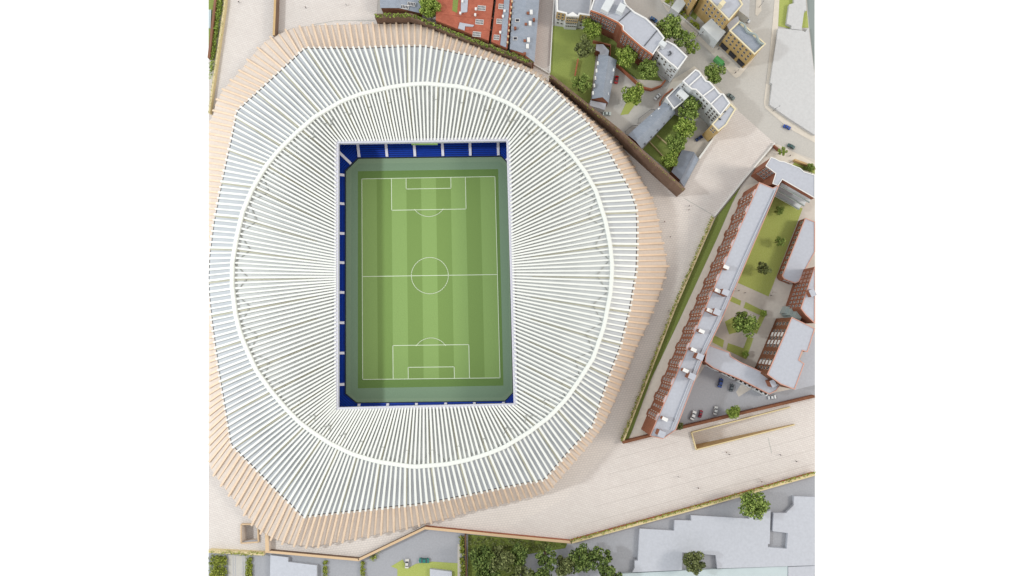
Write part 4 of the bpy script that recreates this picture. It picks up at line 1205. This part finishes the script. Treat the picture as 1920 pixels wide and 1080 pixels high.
bm = bmesh.new(); bm_beam(bm, [U(*p, ZT1 + .35) for p in ((1454, 356), (1397, 480), (1345, 600), (1312, 668), (1258, 806))], .3, .6); part('roof_upstand', bm, M['mass'], b, recalc=True)
ang = math.atan2(d.y, d.x)
for (x, y) in ((1362, 501), (1346, 545), (1331, 582), (1316, 621), (1301, 656), (1286, 695), (1247, 786)): chim(b, x, y, ZT1, 3.6, .7, 1.25, ang, m=M['brick'], cap=M['white_par'])
for (x, y) in ((1361, 548), (1345, 585), (1313, 669), (1298, 706), (1241, 814)): chim(b, x, y, ZT1, 5.2, 1.3, 1.5, ang, m=M['brick'], cap=M['roof'], name='stair_turret')

b = block('brick_block', 'brick block with wide pale roof and white balconies beside the right road', 'apartment block', [(1446, 295), (1453, 297), (1462, 302), (1470, 303), (1500, 315), (1508, 322), (1528, 328), (1528, 371), (1467, 336), (1459, 348), (1449, 344), (1455, 325), (1436, 311)], 18, M['brick'], M['roof'], M['white_par'], pw=.22, ph=.3)
windows(b, (1436, 311), (1455, 325), 18, 3, [16, 13, 10, 7], 1.0, 1.6)
a, c = U(1467, 336, 18), U(1528, 371, 18); d2 = Vector((c.x - a.x, c.y - a.y, 0)).normalized(); n2 = Vector((d2.y, -d2.x, 0)); n2 = n2 if n2.y < 0 else -n2
for k, z in enumerate((14.5, 10.5, 6.5)):
    p0 = Vector((a.x, a.y, z)) + n2 * (1.0 + .5 * k) + d2 * (1.5 + k * .8); p1 = Vector((c.x, c.y, z)) + n2 * (1.0 + .5 * k) - d2 * .2
    bm = bmesh.new(); bm_beam(bm, [p0, p1], 2.0 + k, .5); bal = part('balcony', bm, M['white'], b, recalc=True)
    bm = bmesh.new(); o2 = n2 * (.9 + .5 * k) + Vector((0, 0, .9)); bm_beam(bm, [p0 + o2, p1 + o2], .2, .95); part('railing', bm, M['glass_g'], bal, recalc=True)

b = block('brick_lodge', 'brick block with pale roof and rounded corner beside the striped court lawn', 'apartment block', [(1510, 409), (1528, 416), (1528, 472), (1498, 528), (1491, 531), (1471, 523), (1467, 517)], 6.5, M['brick'], M['roof'], M['pink_par'], pw=.22, ph=.3)
windows(b, (1510, 409), (1467, 517), 6.5, 11, [4.0], 1.2, 2.2, m0=.02, m1=.02); windows(b, (1471, 523), (1491, 531), 6.5, 3, [4.0], .8, 1.6)
b = block('brick_tower_block', 'tall brick block with window grid behind the lodge at the right edge', 'apartment block', [(1528, 500), (1528, 606), (1511, 590), (1502, 578)], 17, M['brick'], M['roof'], M['pink_par'], pw=.22, ph=.3)
windows(b, (1527.5, 503), (1502, 578), 17, 9, [15, 11.5, 8, 4.5], 1.0, 1.5, m0=.02, m1=.02)
chim(b, 1524, 549, 17, 3.2, 1.2, 1.6, .4, m=M['brick'], cap=M['roof'], name='stair_turret')
for k, (x, y) in enumerate(((1479, 583), (1488, 587), (1497, 592))):
    p = U(x, y, 5 + 3 * k)
    bm = bmesh.new(); ax = Vector((math.cos(-.45), math.sin(-.45), 0)); bm_box(bm, Vector((p.x, p.y, 0)), ax, Vector((-ax.y, ax.x, 0)), 1.7, 1.9, 0, 5 + 3 * k)
    single('glass_link', bm, M['glass_g'], ['lowest grey glazed link box beside the court', 'middle grey glazed link box between two brick blocks', 'tallest grey glazed link box against the brick block'][k], 'link building', 'grey glazed link boxes')
b = block('brick_hall', 'large L shaped brick hall with pale roof and white window bands by the court', 'apartment block', [(1485, 595), (1528, 616), (1514, 660), (1505, 657), (1498, 675), (1508, 682), (1490, 730), (1464, 720), (1439, 702)], 16.5, M['brick_b'], M['roof'], M['pink_par'], pw=.22, ph=.3)
windows(b, (1485, 595), (1439, 702), 16.5, 7, [14.6, 11, 7.4, 4], 1.5, 1.8, style='d', m0=.04, m1=.04)
a, c = U(1485, 595, 16.5), U(1439, 702, 16.5); a.z = c.z = 0; d3 = (c - a); L3 = d3.length; d3 /= L3; n3 = Vector((d3.y, -d3.x, 0)); n3 = n3 if n3.x < 0 else -n3
for t in (.30, .44, .80):
    q = a + d3 * L3 * t + n3 * .12
    for k in range(4):
        bm = bmesh.new(); bm_box(bm, q, d3, n3, 1.1, .1, 2.6 + 3.5 * k, 4.4 + 3.5 * k, 0); part('white_panel', bm, M['white_par'], b)
b = block('brick_range', 'low brick range with pale roof and terracotta edge above the car park', 'apartment block', [(1327, 646), (1368, 661), (1370, 668), (1390, 680), (1439, 702), (1464, 720), (1456, 732), (1443, 739), (1390, 712), (1338, 690), (1322, 678)], 9, M['brick'], M['roof'], M['pink_par'], pw=.22, ph=.3)
chim(b, 1450, 719, 9, 5.0, 1.1, 1.6, .4, m=M['brick'], cap=M['roof'], name='stair_turret')
for k in range(4):
    t0, t1 = k * .25 + .02, k * .25 + .22
    p0, p1 = (Vector((U(1322 + (1443-1322)*t, 681 + (742-681)*t - 4*math.sin(t*3.14)*0, 4).x, U(1322 + (1443-1322)*t, 681 + (742-681)*t, 4).y, 4)) for t in (t0, t1))
    bm = bmesh.new(); bm_beam(bm, [p0, p1], 1.6, 3.9); v_ = part('bay_porch', bm, M['white'], b, recalc=True)
    for j in range(3):
        q = p0.lerp(p1, (j + .5) / 3); bm = bmesh.new(); dd = (p1 - p0).normalized(); bm_box(bm, Vector((q.x, q.y, 0)), dd, Vector((-dd.y, dd.x, 0)), .55, .55, 3.9, 4.3); part('rooflight', bm, M['black'], v_)

# ================================================================== TREES
TL_ = [(805, 14, 21, 'round bright green tree between the slate house and the orange roofs', 'leaf_a', 0),
       (1110, 53, 20, 'bright tree at the corner of the cream villa and red brick terrace', 'leaf_a', 1),
       (1095, 91, 20, 'olive tree on the lawn beside the left slate cottage', 'leaf_c', 3),
       (1089, 156, 19, 'tree at the bottom of the green lawn near the stadium wall', 'leaf_b', 4),
       (1174, 105, 20, 'tree in front of the middle of the red brick terrace', 'leaf_a', 2),
       (1214, 131, 20, 'tree in the curved walled garden below the white end house', 'leaf_b', 0),
       (1187, 177, 21, 'bright tree on the tear shaped lawn in the paved yard', 'leaf_a', 1),
       (1254, 52, 24, 'large street tree behind the red brick terrace nearest the blue car', 'leaf_b', 2),
       (1279, 72, 20, 'street tree behind the white end house, middle of three', 'leaf_b', 3),
       (1297, 90, 14, 'smallest street tree at the corner behind the white end house', 'leaf_a', 4),
       (1338, 139, 20, 'rounded tree on the corner between green van and white villa row', 'leaf_b', 0),
       (1294, 204, 22, 'topmost tree of the row behind the white villa row', 'leaf_b', 1),
       (1284, 239, 20, 'second tree down the row beside the blue car yard', 'leaf_a', 2),
       (1268, 268, 19, 'third tree down the row on the deep green lawn', 'leaf_b', 0),
       (1257, 299, 17, 'lowest tree of the row beside the dark workshop roof', 'leaf_a', 1),
       (1466, 284, 10, 'small pale tree at the road corner behind the brick block', 'leaf_a', 4),
       (1520, 314, 9, 'small round tree on the front lawn at the right edge', 'leaf_b', 2),
       (1461, 395, 10, 'small tree at the upper end of the court lawn', 'leaf_b', 3),
       (1462, 452, 11, 'small loose tree in the middle of the court lawn', 'leaf_b', 4),
       (1431, 503, 13, 'dark small tree at the lower end of the court lawn', 'leaf_c', 3),
       (1396, 607, 24, 'large round tree in the middle of the paved court', 'leaf_b', 1),
       (1432, 587, 7, 'small bushy tree on the L shaped lawn by the brick hall', 'leaf_a', 2),
       (1398, 664, 7, 'small bushy tree on the lower L shaped lawn patch', 'leaf_a', 0),
       (1376, 773, 13, 'bright tree leaning over the brick boundary wall of the car park', 'leaf_a', 1),
       (1274, 798, 8, 'dark shrub like tree at the foot of the long mansion block', 'leaf_c', 2),
       (1413, 947, 25, 'tree between the lower right hedge wall and the stepped massing block', 'leaf_b', 2),
       (1302, 1054, 20, 'olive tree standing in the notch of the lower right massing block', 'leaf_c', 0)]
for i, (x, y, r, l, lf, v) in enumerate(TL_):
    tree(x, y, r * (1.2 if r >= 12 else 1.1), l, lf, v)
clump = [(905, 1045, 27, 'leftmost tree of the dark clump beside the brown fence', 'leaf_d'), (940, 1050, 28, 'second tree from the fence in the dark clump', 'leaf_c'), (972, 1040, 22, 'front tree of the clump facing the rough grass', 'leaf_d'),
         (978, 1080, 26, 'clump tree at the picture bottom behind the front one', 'leaf_c'), (1024, 1048, 25, 'middle tree of the clump below the parapet corner', 'leaf_d'), (1012, 1086, 26, 'clump tree cut by the bottom edge below the middle one', 'leaf_d'),
         (1060, 1062, 24, 'dark gap filling tree right of the middle of the clump', 'leaf_c'), (1092, 1046, 27, 'tall bright tree of the clump below the hedge wall end', 'leaf_d'), (1126, 1050, 29, 'large right hand tree of the clump facing the pale yard', 'leaf_d'),
         (1142, 1082, 25, 'rightmost tree of the clump at the bottom edge', 'leaf_d'), (915, 1086, 27, 'clump tree at the bottom edge beside the fence', 'leaf_d')]
for i, (x, y, r, l, lf) in enumerate(clump):
    tree(x, y, r, l.replace(' right hand', ' outer').replace('leftmost', 'first').replace('rightmost', 'last'), lf, i, group='trees in the dark clump')

# ================================================================== CARS
def car_meshes(L_=4.3, W_=1.78, van=False):
    out = {}
    prof = [(-2.12, .35), (-2.15, .80), (-1.95, .95), (-1.35, 1.0), (-.75, 1.44), (.45, 1.46), (1.15, 1.02), (1.95, .90), (2.15, .70), (2.12, .32)]
    hw = lambda z: .89 - max(0, z - .95) * .42
    bm = bmesh.new()
    Lf = [bm.verts.new((x, hw(z), z)) for x, z in prof]; Rt = [bm.verts.new((x, -hw(z), z)) for x, z in prof]
    for i in range(len(prof)):
        j = (i + 1) % len(prof); bm.faces.new((Lf[i], Lf[j], Rt[j], Rt[i]))
    bm.faces.new(Lf); bm.faces.new(list(reversed(Rt)))
    bmesh.ops.recalc_face_normals(bm, faces=bm.faces)
    bmesh.ops.bevel(bm, geom=[e for e in bm.edges], offset=.07, segments=2, affect='EDGES')
    me = bpy.data.meshes.new('body'); bm.to_mesh(me); bm.free(); out['body'] = me
    def quad(nm, pts):
        bm = bmesh.new(); f = bm.faces.new([bm.verts.new(p) for p in pts]); f.normal_update()
        r = bmesh.ops.extrude_face_region(bm, geom=[f]); bmesh.ops.translate(bm, verts=[v for v in r['geom'] if isinstance(v, bmesh.types.BMVert)], vec=f.normal * .03)
        bmesh.ops.recalc_face_normals(bm, faces=bm.faces)
        me = bpy.data.meshes.new(nm); bm.to_mesh(me); bm.free(); me.materials.append(M['carglass']); return me
    out['windscreen'] = quad('windscreen', [(1.12, .74, 1.08), (.52, .62, 1.47), (.52, -.62, 1.47), (1.12, -.74, 1.08)])
    out['rear_window'] = quad('rear_window', [(-1.3, .72, 1.06), (-1.3, -.72, 1.06), (-.8, -.62, 1.45), (-.8, .62, 1.45)])
    out['side_window'] = []
    for s in (1, -1):
        out['side_window'].append(quad('side_window', [(-1.15, s*.87, 1.05), (-.72, s*.72, 1.38), (.42, s*.72, 1.38), (.98, s*.87, 1.05)]))
    bm = bmesh.new(); bmesh.ops.create_cone(bm, cap_ends=True, segments=14, radius1=.33, radius2=.33, depth=.22, matrix=Matrix.Rotation(math.pi/2, 4, 'X'))
    me = bpy.data.meshes.new('wheel'); bm.to_mesh(me); bm.free(); me.materials.append(M['tyre']); out['wheel'] = me
    bm = bmesh.new(); bm_box(bm, Vector((0, 0, 0)), Vector((1, 0, 0)), Vector((0, 1, 0)), .08, .2, -.07, .07)
    me = bpy.data.meshes.new('headlight'); bm.to_mesh(me); bm.free(); me.materials.append(M['lamp']); out['headlight'] = me
    return out
CM = car_meshes()
PAINT = {}
def paint(rgb):
    if rgb not in PAINT:
        PAINT[rgb] = mat('car_paint_%d_%d_%d' % rgb, A(*rgb), .25, spec=.6)
    return PAINT[rgb]
def child(nm, me, parent, loc=(0, 0, 0), m=None):
    o = bpy.data.objects.new(nm, me); COL.objects.link(o); o.parent = parent; o.location = loc
    if m:
        if not me.materials: me.materials.append(m)
        o.material_slots[0].link = 'OBJECT'; o.material_slots[0].material = m
    return o
def car(px, py, deg, rgb, label, s=1.0, roof=None):
    p = U(px, py, .9)
    r = thing('parked_car', label, 'car', (p.x, p.y, 0), 'cars parked around the model streets')
    r.rotation_euler = (0, 0, math.radians(deg)); r.scale = (s, s, s)
    child('body', CM['body'], r, m=paint(rgb)); child('windscreen', CM['windscreen'], r); child('rear_window', CM['rear_window'], r)
    for q in CM['side_window']: child('side_window', q, r)
    for x in (1.35, -1.35):
        for y in (.78, -.78): child('wheel', CM['wheel'], r, (x, y, .33))
    for y in (.6, -.6): child('headlight', CM['headlight'], r, (2.1, y, .72))
car(1226, 36, -35, (30, 92, 150), 'blue car on the road behind the red brick terrace')
car(1233, 181, 45, (235, 237, 238), 'white car at the bend near the white rear wing', 1.0)
car(1156, 149, 80, (196, 28, 36), 'bright red car beside the left slate cottage', 1.05)
car(1138, 213, 0, (214, 228, 226), 'pale green car at the foot of the left slate cottage', 1.05)
car(1311, 259, 35, (22, 52, 110), 'dark blue car in the yard behind the tree row')
car(1371, 181, -38, (120, 134, 132), 'dark grey green car on the road behind the white villa row', 1.05)
car(1400, 37, -35, (222, 226, 228), 'pale grey car beside the corner shop house')
car(1476, 238, -25, (36, 78, 168), 'royal blue car beside the upper right pavement', .95)
car(1484, 274, -28, (64, 100, 98), 'dark green car on the right road above the brick block', .95)
car(1351, 718, 75, (32, 66, 140), 'large blue car below the low brick range', 1.12)
car(1372, 727, 75, (92, 100, 106), 'charcoal car beside the blue one in the car park', .95)
car(1448, 745, 8, (226, 230, 234), 'white car near the brick wall below the roof turret', .95)
car(1300, 779, 68, (236, 238, 238), 'white van like car next to the maroon car', 1.1)
car(1314, 776, 72, (140, 24, 46), 'maroon car between the white cars in the car park', .9)
car(1342, 770, 78, (228, 232, 232), 'white car beside the boundary wall tree', 1.0)
car(763, 1057, 88, (222, 220, 214), 'cream car on the lower yard asphalt', 1.05)
car(795, 1051, 178, (40, 128, 118), 'teal car on the lower lawn', 1.2)
# box van
p = U(1349, 116, 1.8)
r = thing('box_van', 'green box van parked beside the yellow shop house', 'van', (p.x, p.y, 0)); r.rotation_euler = (0, 0, math.radians(-42))
OFF[r] = Vector((0, 0, 0))
bm = bmesh.new(); bm_box(bm, Vector((-.6, 0, 0)), Vector((1, 0, 0)), Vector((0, 1, 0)), 2.6, 1.15, .55, 3.2); bmesh.ops.bevel(bm, geom=list(bm.edges), offset=.07, segments=2, affect='EDGES'); part('cargo_box', bm, paint((86, 166, 92)), r)
bm = bmesh.new(); P = [(2.02, .5), (2.02, 2.3), (2.7, 2.25), (3.2, 1.4), (3.4, 1.25), (3.4, .5)]
Lf = [bm.verts.new((x, 1.02, z)) for x, z in P]; Rt = [bm.verts.new((x, -1.02, z)) for x, z in P]
for i in range(len(P)):
    j = (i + 1) % len(P); bm.faces.new((Lf[i], Lf[j], Rt[j], Rt[i]))
bm.faces.new(Lf); bm.faces.new(list(reversed(Rt))); part('cab', bm, paint((70, 150, 80)), r, recalc=True)
bm = bmesh.new(); bm.faces.new([bm.verts.new(v) for v in ((2.77, .9, 2.2), (2.77, -.9, 2.2), (3.23, -.9, 1.42), (3.23, .9, 1.42))]); part('windscreen', bm, M['carglass'], r)
for x in (2.4, -2.1):
    for y in (.95, -.95): child('wheel', CM['wheel'], r, (x, y, .36))

# ================================================================== PEOPLE
def person_mesh():
    V = [((0, 0, .95), .15), ((0, 0, 1.2), .17), ((0, 0, 1.43), .16), ((0, 0, 1.54), .065), ((0, .01, 1.66), .115), ((0, .01, 1.74), .095),
         ((.1, .02, .88), .1), ((.13, .10, .48), .07), ((.13, .02, .07), .05), ((.13, .15, .04), .045), ((-.1, 0, .88), .1), ((-.13, -.06, .48), .07), ((-.13, -.2, .07), .05), ((-.13, -.08, .04), .045),
         ((.2, 0, 1.42), .075), ((.27, -.04, 1.15), .055), ((.27, .08, .92), .04), ((-.2, 0, 1.42), .075), ((-.27, .04, 1.15), .055), ((-.27, .14, .93), .04)]
    E = [(0, 1), (1, 2), (2, 3), (3, 4), (4, 5), (0, 6), (6, 7), (7, 8), (8, 9), (0, 10), (10, 11), (11, 12), (12, 13), (2, 14), (14, 15), (15, 16), (2, 17), (17, 18), (18, 19)]
    me = bpy.data.meshes.new('person_skeleton'); me.from_pydata([v for v, r in V], E, [])
    o = bpy.data.objects.new('person_skeleton', me); COL.objects.link(o)
    md = o.modifiers.new('skin', 'SKIN')
    for i, (v, rr) in enumerate(V):
        me.skin_vertices[0].data[i].radius = (rr, rr * .8)
        me.skin_vertices[0].data[i].use_root = (i == 0)
    o.modifiers.new('sub', 'SUBSURF').levels = 1
    dg = bpy.context.evaluated_depsgraph_get()
    pm = bpy.data.meshes.new_from_object(o.evaluated_get(dg))
    bpy.data.objects.remove(o)
    for k in range(4): pm.materials.append(M['skin'])
    for p in pm.polygons:
        z = p.center.z; x = abs(p.center.x)
        p.material_index = 0 if z > 1.5 or (x > .2 and z < 1.0 and z > .8) else (1 if z > .92 else 2)
        if z > 1.68: p.material_index = 3
        p.use_smooth = True
    return pm
PM = person_mesh(); PM.name = 'person'
CL = [mat('cloth_%d' % i, A(*c), .85) for i, c in enumerate(((60, 62, 74), (120, 60, 56), (200, 196, 190), (70, 84, 104), (96, 84, 70)))]
PPL = [(573, 14, 'person in dark clothes walking on the upper left paving', 0), (649, 9, 'person standing on the paving nearest the top slate house', 3), (448, 4, 'person on the paving strip near the top left hedge', 0),
       (1292, 386, 'person standing on the plaza above a companion in dark clothes', 3), (1292, 393, 'person in brown clothes on the plaza below a companion', 4), (1246, 416, 'person in reddish coat beside the timber fin tips', 1),
       (1257, 444, 'person in dark clothes on the paving right of the stadium', 0), (1254, 583, 'person near the middle of the long hedge', 3), (1381, 533, 'person in dark clothes nearest the court lawn', 0),
       (1378, 541, 'person in the court beside the long mansion block roof', 0), (1385, 545, 'person between two others in the court path', 4), (1397, 549, 'person walking alone towards the lawn patches', 3), (1449, 548, 'person in pale clothes at the court lawn corner', 2),
       (1446, 554, 'person in dark clothes below the court lawn corner', 0), (1362, 848, 'person in tan clothes on the plaza below the ramp', 4), (1367, 852, 'person in blue clothes on the plaza below the ramp', 3), (1463, 853, 'person in dark clothes below the narrow end of the ramp', 0),
       (1493, 865, 'person walking near the right plaza edge', 3), (1272, 894, 'person alone in the middle of the lower plaza', 0), (1309, 915, 'person walking above the hedge wall on the plaza', 0), (1424, 899, 'person in pale clothes near the lower hedge wall', 2),
       (1428, 903, 'person in brown clothes near the lower hedge wall', 4), (1379, 136, 'person on the pavement corner by the shop house', 0), (1384, 132, 'second person on the pavement corner in pale clothes', 2), (1347, 92, 'person on the pavement beside the white porch', 3),
       (1481, 292, 'person on the pavement beside the small corner tree', 0), (1482, 304, 'person close to the brick block roof edge', 3), (1485, 13, 'unused', 0)]
for i, (x, y, l, c) in enumerate(PPL):
    if l == 'unused': continue
    p = U(x, y, .9)
    o = bpy.data.objects.new('person', PM); COL.objects.link(o)
    o.location = (p.x, p.y, 0.02); o.rotation_euler = (0, 0, i * 1.7); o.scale = (1.15, 1.15, 1.12)
    tag(o, l, 'person', 'small figures on the paving')
    for k, m_ in ((1, CL[c]), (2, CL[(c * 2 + 3) % 5 if c else 0]), (3, M['hair'])):
        o.material_slots[k].link = 'OBJECT'; o.material_slots[k].material = m_
# street posts and sign
def post(px, py, label, h=4.0, arm=1.2, deg=0):
    p = U(px, py, h / 2)
    r = thing('street_lamp', label, 'street lamp', (p.x, p.y, 0), 'street lamps'); r.rotation_euler = (0, 0, math.radians(deg)); OFF[r] = Vector()
    bm = bmesh.new(); tube(bm, Vector((0, 0, 0)), Vector((0, 0, h)), .12, .08, 8); part('pole', bm, M['metal'], r)
    bm = bmesh.new(); tube(bm, Vector((0, 0, h - .05)), Vector((arm, 0, h + .15)), .06, .05, 6); tube(bm, Vector((0, 0, h - .05)), Vector((-arm, 0, h + .15)), .06, .05, 6); part('arm', bm, M['metal'], r)
    bm = bmesh.new(); bm_box(bm, Vector((arm + .2, 0, 0)), Vector((1, 0, 0)), Vector((0, 1, 0)), .35, .14, h + .08, h + .22); part('lamp_head', bm, M['metal'], r)
post(1453, 205, 'dark street lamp at the corner of the upper right pavement', 4.5, 1.4, 30)
post(1308, 66, 'dark street lamp on the pavement by the tall yellow house', 4.0, 1.0, -50)
post(1426, 10, 'small street lamp on the traffic island', 4.0, .9, 60)

# ================================================================== LIGHT
w = bpy.data.worlds.new('World'); S.world = w; w.use_nodes = True
bg = w.node_tree.nodes['Background']
bg.inputs['Color'].default_value = (1.0, 0.995, 0.99, 1)
wn, wl = w.node_tree.nodes, w.node_tree.links      # made-up background gradient: dim overhead to deepen the pitch shade, bright low down
wt = wn.new('ShaderNodeTexCoord'); wsx = wn.new('ShaderNodeSeparateXYZ'); wm = wn.new('ShaderNodeMapRange')
wm.inputs['To Min'].default_value = 1.80; wm.inputs['To Max'].default_value = 0.60
wl.new(wt.outputs['Generated'], wsx.inputs[0]); wl.new(wsx.outputs['Z'], wm.inputs['Value']); wl.new(wm.outputs[0], bg.inputs['Strength'])
def lamp(name, loc, aim, size, level, col):
    """level: brightness given to a white surface lying at aim"""
    d = Vector(loc) - Vector(aim); dist = d.length
    l = bpy.data.lights.new(name, 'AREA'); l.shape = 'DISK'; l.size = size
    l.energy = level * math.pi * math.pi * dist ** 3 / d.z
    l.color = col
    o = bpy.data.objects.new(name, l); COL.objects.link(o)
    o.location = loc
    o.rotation_euler = (-d).to_track_quat('-Z', 'Y').to_euler()
lamp('studio_lamp', (-425, 32, 405), (-68, 20, 0), 40, .44, (0.93, 0.98, 1.0))
lamp('studio_softbox', (620, 50, 450), (-68, 20, 0), 170, .19, (1.0, 0.92, 0.82))
S.view_settings.view_transform = 'Standard'; S.view_settings.look = 'None'
S.view_settings.exposure = 0; S.view_settings.gamma = 1; S.view_settings.use_curve_mapping = False
S.render.engine = 'CYCLES'
S.cycles.use_denoising = True
S.cycles.max_bounces = 8
